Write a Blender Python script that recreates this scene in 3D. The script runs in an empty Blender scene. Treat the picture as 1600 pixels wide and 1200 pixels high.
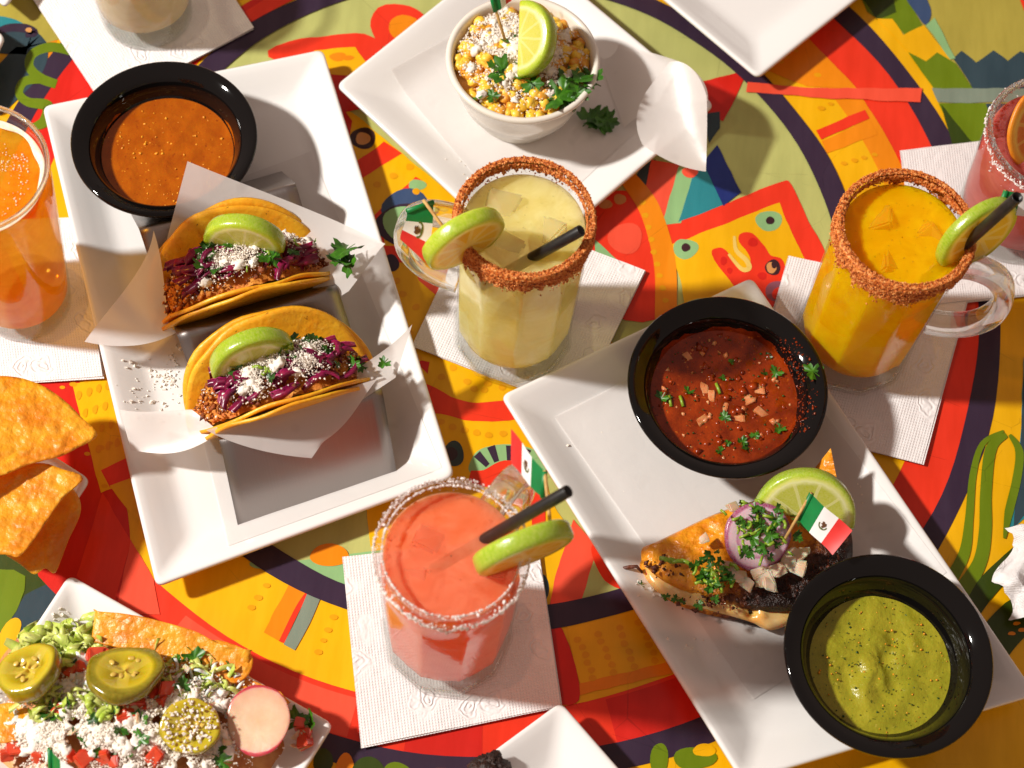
import bpy, bmesh, math, random
import numpy as np
from mathutils import Vector, Matrix, noise
rnd = random.Random(7); nr = np.random.RandomState(7)
PI = math.pi; TAU = 2*PI
SC = bpy.context.scene; COL = SC.collection

# ---------------------------------------------------------------- camera
PIT, ROLL, DIST, FPX = math.radians(64.16), math.radians(6.77), 1.248, 2757.0
CAMP = Vector((0, -math.cos(PIT), math.sin(PIT)))*DIST
FW = -CAMP.normalized(); _rt = Vector((1, 0, 0)); _up = _rt.cross(FW)
RT = math.cos(ROLL)*_rt + math.sin(ROLL)*_up; UP = -math.sin(ROLL)*_rt + math.cos(ROLL)*_up
def P(px, py, z=0.0):
    """point of the photograph (1600 x 1200) at height z above the table"""
    d = FW*FPX + RT*(px-800) + UP*(600-py)
    return CAMP + d*((z-CAMP.z)/d.z)
cd = bpy.data.cameras.new('camera'); cam = bpy.data.objects.new('camera', cd); COL.objects.link(cam)
cam.matrix_world = Matrix(((RT.x, UP.x, -FW.x, CAMP.x), (RT.y, UP.y, -FW.y, CAMP.y), (RT.z, UP.z, -FW.z, CAMP.z), (0, 0, 0, 1)))
cd.sensor_fit = 'HORIZONTAL'; cd.sensor_width = 36; cd.lens = 36*FPX/1600; cd.clip_start = .05; cd.clip_end = 50
cd.dof.use_dof = True; cd.dof.focus_distance = 1.19; cd.dof.aperture_fstop = 7.0
SC.camera = cam
# ---------------------------------------------------------------- light
w = bpy.data.worlds.new('World'); SC.world = w; w.use_nodes = True
w.node_tree.nodes['Background'].inputs[0].default_value = (1.0, .72, .61, 1)
w.node_tree.nodes['Background'].inputs[1].default_value = .31
AZ, EL, LD = math.radians(5), math.radians(45), 3.2
ld = bpy.data.lights.new('key_lamp', 'AREA'); ld.shape = 'DISK'; ld.size = .2; ld.energy = 150; ld.color = (1, .955, .89)
lo = bpy.data.objects.new('key_lamp', ld); COL.objects.link(lo)
lo.location = Vector((-math.cos(EL)*math.cos(AZ), -math.cos(EL)*math.sin(AZ), math.sin(EL)))*LD
lo.rotation_euler = (-lo.location).to_track_quat('-Z', 'Y').to_euler()
SC.view_settings.view_transform = 'Standard'; SC.view_settings.look = 'None'
SC.view_settings.exposure = 0.0; SC.view_settings.gamma = 1; SC.view_settings.use_curve_mapping = False
SC.render.engine = 'CYCLES'; SC.cycles.use_denoising = True
SC.cycles.max_bounces = 10; SC.cycles.transparent_max_bounces = 16; SC.cycles.transmission_bounces = 10
SC.cycles.caustics_refractive = False; SC.cycles.caustics_reflective = False; SC.cycles.sample_clamp_indirect = 4

# ---------------------------------------------------------------- node / material helpers
def lin(c):
    return tuple((x/12.92 if x <= .04045 else ((x+.055)/1.055)**2.4) for x in c)
def hexc(r, g, b, k=.88):
    return tuple(x*k for x in lin((r/255, g/255, b/255)))
class NT:
    def __init__(s, name):
        s.m = bpy.data.materials.new(name); s.m.use_nodes = True; s.t = s.m.node_tree
        s.b = s.t.nodes['Principled BSDF']; s.o = s.t.nodes['Material Output']
    def n(s, ty, **kw):
        x = s.t.nodes.new(ty)
        for k, v in kw.items(): setattr(x, k, v)
        return x
    def l(s, a, b): s.t.links.new(a, b)
    def put(s, sock, v):
        if hasattr(v, 'is_linked'): s.l(v, sock)
        elif isinstance(v, (tuple, list)) and len(v) == 3 and sock.type == 'RGBA': sock.default_value = (*v, 1)
        else: sock.default_value = v
    def math(s, op, a, b=0.0, c=0.0):
        x = s.n('ShaderNodeMath', operation=op)
        for i, v in enumerate((a, b, c)): s.put(x.inputs[i], v)
        return x.outputs[0]
    def mix(s, f, a, b, bt='MIX'):
        x = s.n('ShaderNodeMix', data_type='RGBA', blend_type=bt)
        s.put(x.inputs[0], f); s.put(x.inputs[6], a); s.put(x.inputs[7], b); return x.outputs[2]
    def co(s, kind='Object'): return s.n('ShaderNodeTexCoord').outputs[kind]
    def mapping(s, v, scale=(1, 1, 1), rot=(0, 0, 0), loc=(0, 0, 0)):
        x = s.n('ShaderNodeMapping'); s.l(v, x.inputs[0]); x.inputs['Scale'].default_value = scale
        x.inputs['Rotation'].default_value = rot; x.inputs['Location'].default_value = loc; return x.outputs[0]
    def noise(s, scale, detail=3, rough=.55, v=None, dist=0):
        x = s.n('ShaderNodeTexNoise'); s.l(v or s.co(), x.inputs['Vector'])
        x.inputs['Scale'].default_value = scale; x.inputs['Detail'].default_value = detail
        x.inputs['Roughness'].default_value = rough; x.inputs['Distortion'].default_value = dist; return x.outputs[0]
    def vor(s, scale, feature='F1', v=None, out=0, rand=1):
        x = s.n('ShaderNodeTexVoronoi', feature=feature); s.l(v or s.co(), x.inputs['Vector'])
        x.inputs['Scale'].default_value = scale; x.inputs['Randomness'].default_value = rand; return x.outputs[out]
    def ramp(s, f, stops, interp='LINEAR'):
        x = s.n('ShaderNodeValToRGB'); s.l(f, x.inputs[0]); x.color_ramp.interpolation = interp
        e = x.color_ramp.elements
        while len(e) < len(stops): e.new(.5)
        for i, (p, c) in enumerate(stops):
            e[i].position = p; e[i].color = (*c, 1) if len(c) == 3 else c
        return x.outputs[0]
    def rng(s, f, a, b, c=0, d=1):
        x = s.n('ShaderNodeMapRange'); s.l(f, x.inputs[0])
        for i, v in enumerate((a, b, c, d)): x.inputs[i+1].default_value = v
        return x.outputs[0]
    def bump(s, h, strength=.3, dist=.001, nrm=None):
        x = s.n('ShaderNodeBump'); x.inputs['Strength'].default_value = strength; x.inputs['Distance'].default_value = dist
        s.l(h, x.inputs['Height'])
        if nrm: s.l(nrm, x.inputs['Normal'])
        return x.outputs[0]
    def set(s, **kw):
        names = dict(col='Base Color', rough='Roughness', metal='Metallic', ior='IOR', sss='Subsurface Weight', sr='Subsurface Radius',
                     ss='Subsurface Scale', coat='Coat Weight', cr='Coat Roughness', spec='Specular IOR Level', nrm='Normal', tr='Transmission Weight', sheen='Sheen Weight', aniso='Anisotropic')
        for k, v in kw.items(): s.put(s.b.inputs[names[k]], v)
        return s
def lum(k): return (k, k, k)

def two(name, c1, c2, scale=60, rough=.5, detail=4, bump=.0, bs=None, bd=.001, lo=.35, hi=.65, **kw):
    """surface whose own colour wanders between two tones, with fine relief"""
    t = NT(name); f = t.rng(t.noise(scale, detail), lo, hi)
    t.set(col=t.mix(f, c1, c2), rough=rough, **kw)
    if bump: t.set(nrm=t.bump(t.noise(bs or scale*3, 4), bump, bd))
    return t.m

M = {}
# porcelain
def porcelain(name, c):
    t = NT(name); n = t.noise(18, 2)
    t.set(col=t.mix(t.rng(t.noise(220, 2), .62, .8, 0, .05), c, tuple(x*.7 for x in c)), rough=t.rng(n, .3, .7, .13, .2), spec=.5, coat=.25, cr=.05, nrm=t.bump(t.noise(9, 2), .04, .002)); return t.m
M['porcelain'] = porcelain('white_porcelain', (.80, .785, .765))
M['cream'] = porcelain('cream_stoneware', (.78, .73, .64))
t = NT('black_glaze'); t.set(col=(.004, .0035, .0035), rough=.045, spec=.36, nrm=t.bump(t.noise(40, 2), .02, .001)); M['black'] = t.m
# napkin: dot grid border and embossed scrolls
t = NT('embossed_napkin'); uv = t.co('UV')
dots = t.vor(66, v=uv, rand=0); wv = t.n('ShaderNodeVectorMath', operation='MULTIPLY_ADD'); nz = t.n('ShaderNodeTexNoise'); t.l(uv, nz.inputs['Vector']); nz.inputs['Scale'].default_value = 9
t.l(nz.outputs['Color'], wv.inputs[0]); wv.inputs[1].default_value = (.16, .16, 0); t.l(uv, wv.inputs[2])
scv = t.vor(4.6, v=wv.outputs[0]); ring = t.math('SINE', t.math('MULTIPLY', scv, 50.0))
ringm = t.math('MULTIPLY', ring, t.rng(scv, .26, .36, 1, 0))
h = t.math('ADD', t.math('MULTIPLY', t.rng(dots, .15, .5, 1, 0), t.rng(scv, .33, .45, 0, .55)), t.math('MULTIPLY', ringm, .55))
h = t.math('ADD', h, t.math('MULTIPLY', t.noise(14, 3, v=uv), 2.0))
t.set(col=(.84, .80, .79), rough=.95, spec=.1, sheen=.3, nrm=t.bump(h, .75, .0007)); M['napkin'] = t.m
# deli paper, lets a little light and what lies under it through
def deli(name, clear, trl):
    t = NT(name); d = t.n('ShaderNodeBsdfDiffuse'); d.inputs[0].default_value = (.84, .81, .79, 1)
    tl = t.n('ShaderNodeBsdfTranslucent'); tl.inputs[0].default_value = (.85, .80, .76, 1)
    tp = t.n('ShaderNodeBsdfTransparent'); gl = t.n('ShaderNodeBsdfGlossy'); gl.inputs['Roughness'].default_value = .35
    nb = t.bump(t.math('ADD', t.noise(90, 3), t.math('MULTIPLY', t.vor(26, 'DISTANCE_TO_EDGE'), 3.0)), .16, .0012); t.l(nb, d.inputs['Normal']); t.l(nb, gl.inputs['Normal'])
    def mx(f, a, b):
        x = t.n('ShaderNodeMixShader'); t.put(x.inputs[0], f); t.l(a, x.inputs[1]); t.l(b, x.inputs[2]); return x.outputs[0]
    stain = t.rng(t.noise(34, 2), .62, .72, 0, .12)
    s = mx(.05, mx(trl, d.outputs[0], tl.outputs[0]), gl.outputs[0])
    s = mx(t.math('ADD', clear, stain), s, tp.outputs[0]); t.l(s, t.o.inputs[0]); return t.m
M['paper'] = deli('deli_paper', .16, .34); M['liner'] = deli('plate_liner_paper', .22, .1)
t = NT('brushed_steel'); v = t.mapping(t.co('UV'), scale=(260, 4, 1)); n = t.noise(2, 3, v=v)
t.set(col=t.mix(n, (.27, .245, .235), (.42, .385, .37)), metal=1.0, rough=t.rng(n, .3, .7, .30, .46), nrm=t.bump(n, .10, .0003)); M['steel'] = t.m
# glass
def glassmat(name, gfac, tint=(.97, .98, .97), rough=0.0):
    t = NT(name); g = t.n('ShaderNodeBsdfGlass'); g.inputs['IOR'].default_value = 1.48; g.inputs['Roughness'].default_value = rough
    g.inputs['Color'].default_value = (*tint, 1)
    tp = t.n('ShaderNodeBsdfTransparent'); tp.inputs[0].default_value = (*tint, 1)
    x = t.n('ShaderNodeMixShader'); x.inputs[0].default_value = gfac; t.l(tp.outputs[0], x.inputs[1]); t.l(g.outputs[0], x.inputs[2]); t.l(x.outputs[0], t.o.inputs[0]); return t.m
def thinglass(name):
    t = NT(name); tp = t.n('ShaderNodeBsdfTransparent'); tp.inputs[0].default_value = (.965, .97, .965, 1)
    gl = t.n('ShaderNodeBsdfGlossy'); gl.inputs['Roughness'].default_value = .03
    nb = t.bump(t.noise(60, 2), .1, .0012); t.l(nb, gl.inputs['Normal'])
    lw = t.n('ShaderNodeLayerWeight'); lw.inputs[0].default_value = .5; t.l(nb, lw.inputs['Normal'])      # Schlick's curve for a thin wall, the same from both sides
    fr = t.math('MULTIPLY_ADD', t.math('POWER', lw.outputs['Facing'], 5.0), .55, .024)
    x = t.n('ShaderNodeMixShader'); t.l(fr, x.inputs[0]); t.l(tp.outputs[0], x.inputs[1]); t.l(gl.outputs[0], x.inputs[2]); t.l(x.outputs[0], t.o.inputs[0]); return t.m
M['glass_thin'] = thinglass('thin_clear_glass'); M['glass_foot'] = glassmat('solid_glass_foot', .22); M['glass_thick'] = glassmat('thick_clear_glass', .65)
def liquid(name, c1, c2, rough=.08, ss=.012, sr=(1, .6, .3), bump=.07, clear=.45, tint=None):
    """cloudy drink: scatters most light and lets some of it pass, tinted"""
    t = NT(name); n = t.rng(t.noise(38, 4, .6, dist=.8), .35, .68)
    t.set(col=t.mix(n, c1, c2), rough=rough, sss=.85, ss=ss, sr=sr, spec=.2, ior=1.33, nrm=t.bump(t.noise(55, 3, .5, dist=.6), bump, .004))
    tp = t.n('ShaderNodeBsdfTransparent'); tp.inputs[0].default_value = (*(tint or tuple(min(1, x**.5) for x in c1)), 1)
    x = t.n('ShaderNodeMixShader'); t.put(x.inputs[0], t.math('MULTIPLY_ADD', n, .12, clear-.06)); t.l(t.b.outputs[0], x.inputs[1]); t.l(tp.outputs[0], x.inputs[2]); t.l(x.outputs[0], t.o.inputs[0]); return t.m
M['lime_drink'] = liquid('cloudy_lime_margarita', hexc(255, 240, 168, 1.0), hexc(255, 228, 130, 1.0), ss=.03, sr=(1, .9, .6), clear=.40, tint=(1, .93, .6))
M['mango_drink'] = liquid('mango_margarita', hexc(255, 200, 10, 1), hexc(255, 184, 0, 1), ss=.02, sr=(1, .65, .08), clear=.32, tint=(1, .75, .1))
M['pink_drink'] = liquid('strawberry_margarita', hexc(255, 148, 112, 1), hexc(255, 126, 84, 1), ss=.02, sr=(1, .5, .35), clear=.40, tint=(1, .6, .45))
M['beer'] = liquid('amber_beer', hexc(255, 176, 40, 1), hexc(250, 152, 14, 1), ss=.03, sr=(1, .6, .12), bump=.03, clear=.55, tint=(1, .7, .2))
M['cream_drink'] = liquid('creamy_drink', hexc(240, 225, 195), hexc(230, 210, 170))
M['rose_drink'] = liquid('rosy_drink', hexc(232, 130, 118), hexc(215, 100, 92))
M['foam'] = two('foam_and_lit_wall', hexc(250, 225, 190), hexc(255, 240, 220), 300, .7, bump=.3, sss=.4, ss=.004)
def icemat(name, c):
    t = NT(name); g = t.n('ShaderNodeBsdfTransparent'); g.inputs[0].default_value = (.96, .96, .95, 1)
    t.set(col=c, rough=.06, sss=.6, ss=.01, spec=.6, nrm=t.bump(t.noise(90, 2), .2, .002))
    x = t.n('ShaderNodeMixShader'); x.inputs[0].default_value = .3; t.l(g.outputs[0], x.inputs[1]); t.l(t.b.outputs[0], x.inputs[2]); t.l(x.outputs[0], t.o.inputs[0]); return t.m
M['ice_lime_drink'] = icemat('ice_in_lime_drink', hexc(226, 205, 150)); M['ice_mango_drink'] = icemat('ice_in_mango_drink', hexc(255, 190, 40)); M['ice_pink_drink'] = icemat('ice_in_pink_drink', hexc(255, 140, 105))
t = NT('chili_crust'); n = t.noise(520, 3, .75); t.set(col=t.ramp(n, [(.33, hexc(60, 22, 6)), (.41, hexc(176, 74, 14)), (.51, hexc(228, 126, 40)), (.64, hexc(252, 190, 116))]), rough=.6, nrm=t.bump(n, .6, .001)); M['chili'] = t.m
M['salt'] = two('coarse_salt', (.88, .82, .80), (.82, .74, .71), 500, .4)
M['straw'] = two('black_plastic_straw', (.012, .011, .011), (.02, .018, .017), 200, .35)
M['bubble'] = glassmat('drink_bubble', .5, (1, 1, 1))
M['wood'] = two('toothpick_wood', hexc(220, 180, 110), hexc(190, 140, 75), 300, .7)
# foods
def rimmat(name, R, stops, seg=0, segc=(.6, .6, .3), rough=.35, cw=.06, grain=900, **kw):
    """slice of a round fruit: colours run outwards with the radius, membranes with the angle"""
    t = NT(name); sx = t.n('ShaderNodeSeparateXYZ'); t.l(t.co(), sx.inputs[0])
    wob = t.math('MULTIPLY', t.math('SUBTRACT', t.noise(160, 2), .5), .08)
    r = t.math('ADD', t.math('DIVIDE', t.math('SQRT', t.math('ADD', t.math('MULTIPLY', sx.outputs[0], sx.outputs[0]), t.math('MULTIPLY', sx.outputs[1], sx.outputs[1]))), R), wob)
    v = t.mapping(t.co(), scale=(1, 1, .5)); n = t.noise(grain, 3, v=v)
    c = t.mix(t.rng(n, .3, .7, 0, .55), t.ramp(r, stops), t.mix(.5, t.ramp(r, stops), segc))
    hgt = n
    if seg:
        a = t.math('ADD', t.math('MULTIPLY', t.math('ARCTAN2', sx.outputs[1], sx.outputs[0]), seg/TAU), t.math('MULTIPLY', t.noise(50, 1), .3))
        f = t.math('ABSOLUTE', t.math('SUBTRACT', t.math('FRACT', a), .5))
        line = t.math('MULTIPLY', t.math('LESS_THAN', t.math('MULTIPLY', f, r), cw), t.math('LESS_THAN', r, .8))
        c = t.mix(t.math('MULTIPLY', line, .6), c, segc); hgt = t.math('ADD', n, line)
    t.set(col=c, rough=rough, nrm=t.bump(hgt, .35, .0006), **kw); return t.m
LR = .0275
M['lime'] = rimmat('lime_slice_flesh', LR, [(0, hexc(225, 225, 140)), (.12, hexc(218, 212, 90)), (.7, hexc(208, 204, 70)), (.8, hexc(238, 234, 170)), (.87, hexc(196, 212, 60)), (.92, hexc(176, 200, 0)), (1, hexc(150, 182, 0))], 10, hexc(236, 226, 150), .25, .05, sss=.7, ss=.012, sr=(1, .95, .1), coat=.35, cr=.15)
M['lime_rim'] = rimmat('lime_flesh_painted_glow', LR*1.04, [(0, hexc(244, 226, 120)), (.12, hexc(244, 212, 40)), (.7, hexc(238, 200, 24)), (.8, hexc(246, 232, 140)), (.88, hexc(206, 212, 50)), (.93, hexc(172, 198, 0)), (1, hexc(146, 180, 0))], 10, hexc(252, 238, 160), .25, .085, sss=.7, ss=.02, sr=(1, .95, .1), coat=.35, cr=.15)  # pulp more golden than the other limes: backlit glow put into the colour
M['jalapeno'] = rimmat('pickled_jalapeno_flesh', .021, [(0, hexc(196, 166, 40)), (.25, hexc(216, 190, 60)), (.42, hexc(164, 142, 8)), (.6, hexc(190, 168, 14)), (.78, hexc(206, 186, 40)), (.88, hexc(150, 136, 4)), (1, hexc(118, 108, 2))], 3, hexc(206, 184, 70), .16, .09, 300, sss=.4, ss=.006, coat=.5)
M['radish'] = rimmat('radish_flesh', .0228, [(0, hexc(238, 196, 160)), (.4, hexc(244, 208, 176)), (.8, hexc(232, 190, 160)), (.87, hexc(230, 176, 160)), (.905, hexc(196, 24, 76)), (1, hexc(170, 10, 60))], 0, hexc(214, 160, 120), .2, .06, 160, sss=.6, ss=.006)
M['onion_ring'] = rimmat('red_onion_flesh', .0225, [(0, hexc(238, 205, 205)), (.5, hexc(236, 200, 205)), (.62, hexc(200, 120, 160)), (.68, hexc(240, 210, 215)), (.86, hexc(232, 190, 205)), (.93, hexc(165, 40, 110)), (1, hexc(140, 20, 90))], 0, hexc(250, 235, 235), .25, sss=.5, ss=.005)
M['orange'] = rimmat('dried_orange_flesh', .03, [(0, hexc(250, 190, 60)), (.1, hexc(225, 110, 10)), (.72, hexc(235, 120, 6)), (.8, hexc(250, 200, 80)), (.9, hexc(246, 160, 20)), (1, hexc(230, 120, 0))], 9, hexc(252, 205, 90), .4, .06)
M['tortilla'] = None
t = NT('corn_tortilla'); a = t.noise(45, 3); b = t.noise(260, 3); cc = t.mix(t.rng(a, .35, .65), hexc(252, 192, 40), hexc(242, 160, 18))
cc = t.mix(t.rng(b, .58, .72, 0, .55), cc, hexc(250, 200, 70)); cc = t.mix(t.rng(t.noise(70, 5, .75), .58, .72, 0, .6), cc, hexc(196, 96, 14)); cc = t.mix(t.rng(t.noise(210, 4, .7), .64, .70, 0, .85), cc, hexc(110, 50, 10))
t.set(col=cc, rough=.42, sss=.2, ss=.004, sr=(1, .6, .2), nrm=t.bump(t.math('ADD', t.math('MULTIPLY', t.noise(90, 3), 2.0), b), .4, .001)); M['tortilla'] = t.m
t = NT('fried_corn_chip'); a = t.noise(55, 3); b = t.vor(170); cc = t.mix(t.rng(a, .35, .65), hexc(250, 178, 36), hexc(228, 134, 12))
cc = t.mix(t.rng(b, .0, .35, .35, 0), cc, hexc(255, 205, 90)); cc = t.mix(t.rng(t.noise(190, 4, .7), .69, .75, 0, .8), cc, hexc(96, 44, 14))
t.set(col=cc, rough=.4, sss=.15, ss=.003, spec=.6, nrm=t.bump(t.math('ADD', t.math('MULTIPLY', t.noise(130, 4), 2.2), t.math('MULTIPLY', b, -.9)), .6, .0015)); M['chip'] = t.m
t = NT('griddled_tortilla'); a = t.noise(38, 5, .7); b = t.noise(170, 5, .7)
sx = t.n('ShaderNodeSeparateXYZ'); t.l(t.co(), sx.inputs[0])
g = t.math('ADD', t.math('MULTIPLY', sx.outputs[0], 11.0), t.math('MULTIPLY', sx.outputs[1], -15.0))
ch = t.rng(t.math('ADD', t.math('ADD', a, g), t.math('MULTIPLY', b, .7)), .98, 1.5)
cc = t.mix(t.rng(b, .35, .7), hexc(248, 168, 30), hexc(226, 122, 14)); cc = t.mix(t.rng(ch, 0, .55), cc, hexc(128, 56, 10)); cc = t.mix(t.rng(ch, .35, 1), cc, hexc(38, 14, 5))
t.set(col=cc, rough=.33, spec=.6, nrm=t.bump(t.math('ADD', t.noise(120, 4), t.math('MULTIPLY', ch, t.noise(420, 3))), 1.0, .003)); M['griddled'] = t.m
M['charred'] = two('charred_cheese', hexc(44, 16, 6), hexc(120, 52, 14), 130, .5, bump=.9, bs=300, bd=.0015)
M['melt'] = two('melted_cheese', hexc(250, 214, 150), hexc(240, 180, 92), 70, .25, bump=.2, sss=.6, ss=.006)
M['cotija'] = two('crumbled_white_cheese', (.88, .82, .74), (.84, .76, .66), 500, .85)
M['cilantro'] = two('cilantro_leaf', hexc(70, 128, 22), hexc(40, 92, 14), 200, .4, sss=.2, ss=.002, sr=(.5, 1, .2))
M['cilantro_dark'] = two('dark_cilantro_leaf', hexc(48, 92, 20), hexc(28, 62, 14), 200, .4)
M['stem'] = two('chopped_green_stem', hexc(150, 178, 50), hexc(104, 146, 30), 150, .35, sss=.3, ss=.002)
M['lettuce'] = two('shredded_lettuce', hexc(220, 226, 130), hexc(176, 204, 70), 90, .35, sss=.4, ss=.003, sr=(.7, 1, .3))
M['cabbage'] = two('pickled_purple_cabbage', hexc(150, 24, 70), hexc(96, 14, 54), 120, .3, sss=.4, ss=.003, sr=(1, .2, .4))
M['meat'] = two('shredded_pork', hexc(240, 160, 60), hexc(196, 96, 22), 160, .65, bump=.8, bs=420, bd=.0015)
M['meat_dark'] = two('browned_pork', hexc(170, 84, 26), hexc(92, 38, 10), 180, .6, bump=.8, bs=420, bd=.0015)
M['kernel'] = two('corn_kernel', hexc(255, 220, 92), hexc(252, 198, 50), 260, .35, sss=.5, ss=.003, sr=(1, .7, .2))
M['kernel_roast'] = two('roasted_corn_kernel', hexc(246, 186, 70), hexc(232, 150, 40), 300, .35, sss=.3, ss=.003)
M['cornmix'] = two('creamy_corn_dressing', hexc(240, 170, 80), hexc(250, 205, 130), 130, .35, bump=.5)
M['tomato'] = two('diced_tomato', hexc(226, 86, 52), hexc(204, 56, 30), 120, .3, sss=.5, ss=.003, sr=(1, .3, .15), coat=.4)
M['onion_red'] = two('salsa_soaked_onion', hexc(230, 160, 110), hexc(206, 110, 56), 120, .2, sss=.6, ss=.004)
M['onion'] = two('diced_white_onion', hexc(236, 212, 188), hexc(220, 186, 150), 120, .2, sss=.7, ss=.004, coat=.3)
M['sour'] = two('sour_cream', (.86, .82, .78), (.84, .79, .74), 60, .3, bump=.2, sss=.4, ss=.004)
M['beans'] = two('nacho_base', hexc(224, 166, 96), hexc(190, 108, 52), 70, .4, bump=.6, bs=200)
M['brownie'] = two('dark_chocolate_crumb', hexc(34, 18, 12), hexc(58, 34, 24), 300, .55, bump=1, bs=400, bd=.002)
def salsa(name, c1, c2, fleck, fl2, rough=.14, lump=.35):
    t = NT(name); n = t.noise(70, 4, .6); c = t.mix(t.rng(n, .35, .65), c1, c2)
    c = t.mix(t.rng(t.noise(330, 2), .66, .72, 0, .85), c, fleck); c = t.mix(t.rng(t.noise(280, 2, v=t.mapping(t.co(), loc=(3, 2, 1))), .69, .73, 0, .8), c, fl2)
    t.set(col=c, rough=rough, sss=.1, ss=.003, spec=.35, coat=.1, cr=.05, nrm=t.bump(t.math('ADD', t.math('MULTIPLY', t.noise(28, 2), 2.0), t.noise(240, 3)), lump, .0014)); return t.m
M['salsa_orange'] = salsa('orange_chile_salsa', hexc(182, 92, 3), hexc(162, 74, 0), hexc(138, 54, 0), hexc(214, 130, 20))
M['salsa_red'] = salsa('red_tomato_salsa', hexc(158, 56, 8), hexc(116, 34, 3), hexc(186, 88, 18), hexc(84, 24, 3), lump=.6)
M['salsa_chunk'] = two('tomato_chunk', hexc(170, 62, 10), hexc(120, 32, 4), 150, .2)
M['salsa_green'] = salsa('green_tomatillo_salsa', hexc(172, 162, 40), hexc(150, 146, 30), hexc(84, 92, 14), hexc(206, 192, 80), .25, .6)
M['seed'] = two('chile_seed', hexc(250, 176, 40), hexc(240, 150, 20), 300, .35)
M['flag_green'] = two('green_flag_paper', hexc(0, 132, 62), hexc(0, 120, 56), 90, .45)
M['flag_white'] = two('white_flag_paper', (.82, .80, .79), (.78, .76, .74), 90, .5)
M['flag_red'] = two('red_flag_paper', hexc(232, 50, 44), hexc(222, 40, 36), 90, .45)
M['emblem_brown'] = two('emblem_brown_ink', hexc(110, 66, 30), hexc(84, 48, 24), 900, .5)
M['emblem_green'] = two('emblem_green_ink', hexc(104, 112, 40), hexc(80, 90, 30), 900, .5)

# ---------------------------------------------------------------- object helpers
BASE = {}
def tag(o, label=None, cat=None, group=None, kind=None):
    if label: o['label'] = label
    if cat: o['category'] = cat
    if group: o['group'] = group
    if kind: o['kind'] = kind
    return o
def thing(name, loc, label, cat, group=None):
    o = bpy.data.objects.new(name, None); COL.objects.link(o); o.location = loc; o.empty_display_size = .01
    BASE[o.name] = Vector(loc); return tag(o, label, cat, group)
def link(name, me, parent=None, M4=None):
    o = bpy.data.objects.new(name, me); COL.objects.link(o)
    base = BASE.get(parent.name, Vector()) if parent else Vector()
    mat = Matrix.Translation(-base) @ M4 if M4 is not None else None
    if parent: o.parent = parent
    if mat is not None: o.matrix_local = mat; BASE[o.name] = M4.translation.copy() if False else base
    else: BASE[o.name] = base
    return o
def mesh(name, V, F, mats, smooth=True, idx=None, uv=None, off=None):
    me = bpy.data.meshes.new(name)
    if off is not None: V = [(v[0]-off[0], v[1]-off[1], v[2]-off[2]) for v in V]
    else: V = [tuple(v) for v in V]
    me.from_pydata(V, [], [tuple(int(i) for i in f) for f in F])
    for m in (mats if isinstance(mats, (list, tuple)) else [mats]): me.materials.append(m)
    if idx is not None: me.polygons.foreach_set('material_index', np.array(idx, dtype=np.int32))
    if smooth: me.polygons.foreach_set('use_smooth', np.ones(len(me.polygons), dtype=bool))
    if uv is not None:
        l = me.uv_layers.new(name='UVMap'); vi = np.zeros(len(me.loops), dtype=np.int32); me.loops.foreach_get('vertex_index', vi)
        l.data.foreach_set('uv', np.array(uv, dtype=np.float32)[vi].ravel())
    orient(me); me.update(); return me
def orient(me):
    """outward normals for closed bodies, upward ones for open sheets"""
    if len(me.polygons) > 9000: return
    bm = bmesh.new(); bm.from_mesh(me); bmesh.ops.recalc_face_normals(bm, faces=bm.faces)
    if any(e.is_boundary for e in bm.edges):
        a = sum(f.calc_area() for f in bm.faces); nz = sum(f.normal.z*f.calc_area() for f in bm.faces)
        if nz < -.25*a: bmesh.ops.reverse_faces(bm, faces=bm.faces)
    bm.to_mesh(me); bm.free()
def obj(name, V, F, mats, parent=None, smooth=True, idx=None, uv=None):
    """mesh given in world coordinates; a child stores them relative to its thing's base"""
    if parent is not None: off = BASE[parent.name]
    else:
        A = np.array([tuple(v) for v in V]); off = Vector(((A[:, 0].min()+A[:, 0].max())/2, (A[:, 1].min()+A[:, 1].max())/2, A[:, 2].min()))
    o = link(name, mesh(name, V, F, mats, smooth, idx, uv, off), parent)
    if parent is None: o.location = off; BASE[o.name] = Vector(off)
    return o
def grid(n, m, closed=False):
    F = []
    for i in range(n-1):
        for j in range(m if closed else m-1):
            F.append((i*m+j, i*m+(j+1) % m, (i+1)*m+(j+1) % m, (i+1)*m+j))
    return F
def lathe(prof, n=64, c=(0, 0, 0), rf=None, cap=True):
    V = []
    for (r, z) in prof:
        for k in range(n):
            th = TAU*k/n; rr = r if rf is None else rf(r, z, th); V.append((c[0]+rr*math.cos(th), c[1]+rr*math.sin(th), c[2]+z))
    F = [f[::-1] for f in grid(len(prof), n, True)]
    F = [(a, b, c_, d) for (a, b, c_, d) in F]
    if cap and prof[0][0] > 1e-3: F.append(tuple(range(n)))
    if cap and prof[-1][0] > 1e-3: F.append(tuple(range((len(prof)-1)*n, len(prof)*n))[::-1])
    return V, F
def tube(pts, rad, n=12, cap=True):
    pts = [Vector(p) for p in pts]; V = []; rads = rad if isinstance(rad, (list, tuple)) else [rad]*len(pts)
    ref = Vector((.31, .2, .93)).normalized()
    for i, p in enumerate(pts):
        tg = (pts[min(i+1, len(pts)-1)]-pts[max(i-1, 0)]).normalized()
        s = tg.cross(ref).normalized(); u = s.cross(tg)
        for k in range(n):
            th = TAU*k/n; V.append(p + (s*math.cos(th)+u*math.sin(th))*rads[i])
    F = grid(len(pts), n, True)
    if cap: F.append(tuple(range(n))[::-1]); F.append(tuple(range((len(pts)-1)*n, len(pts)*n)))
    return V, F
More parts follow.
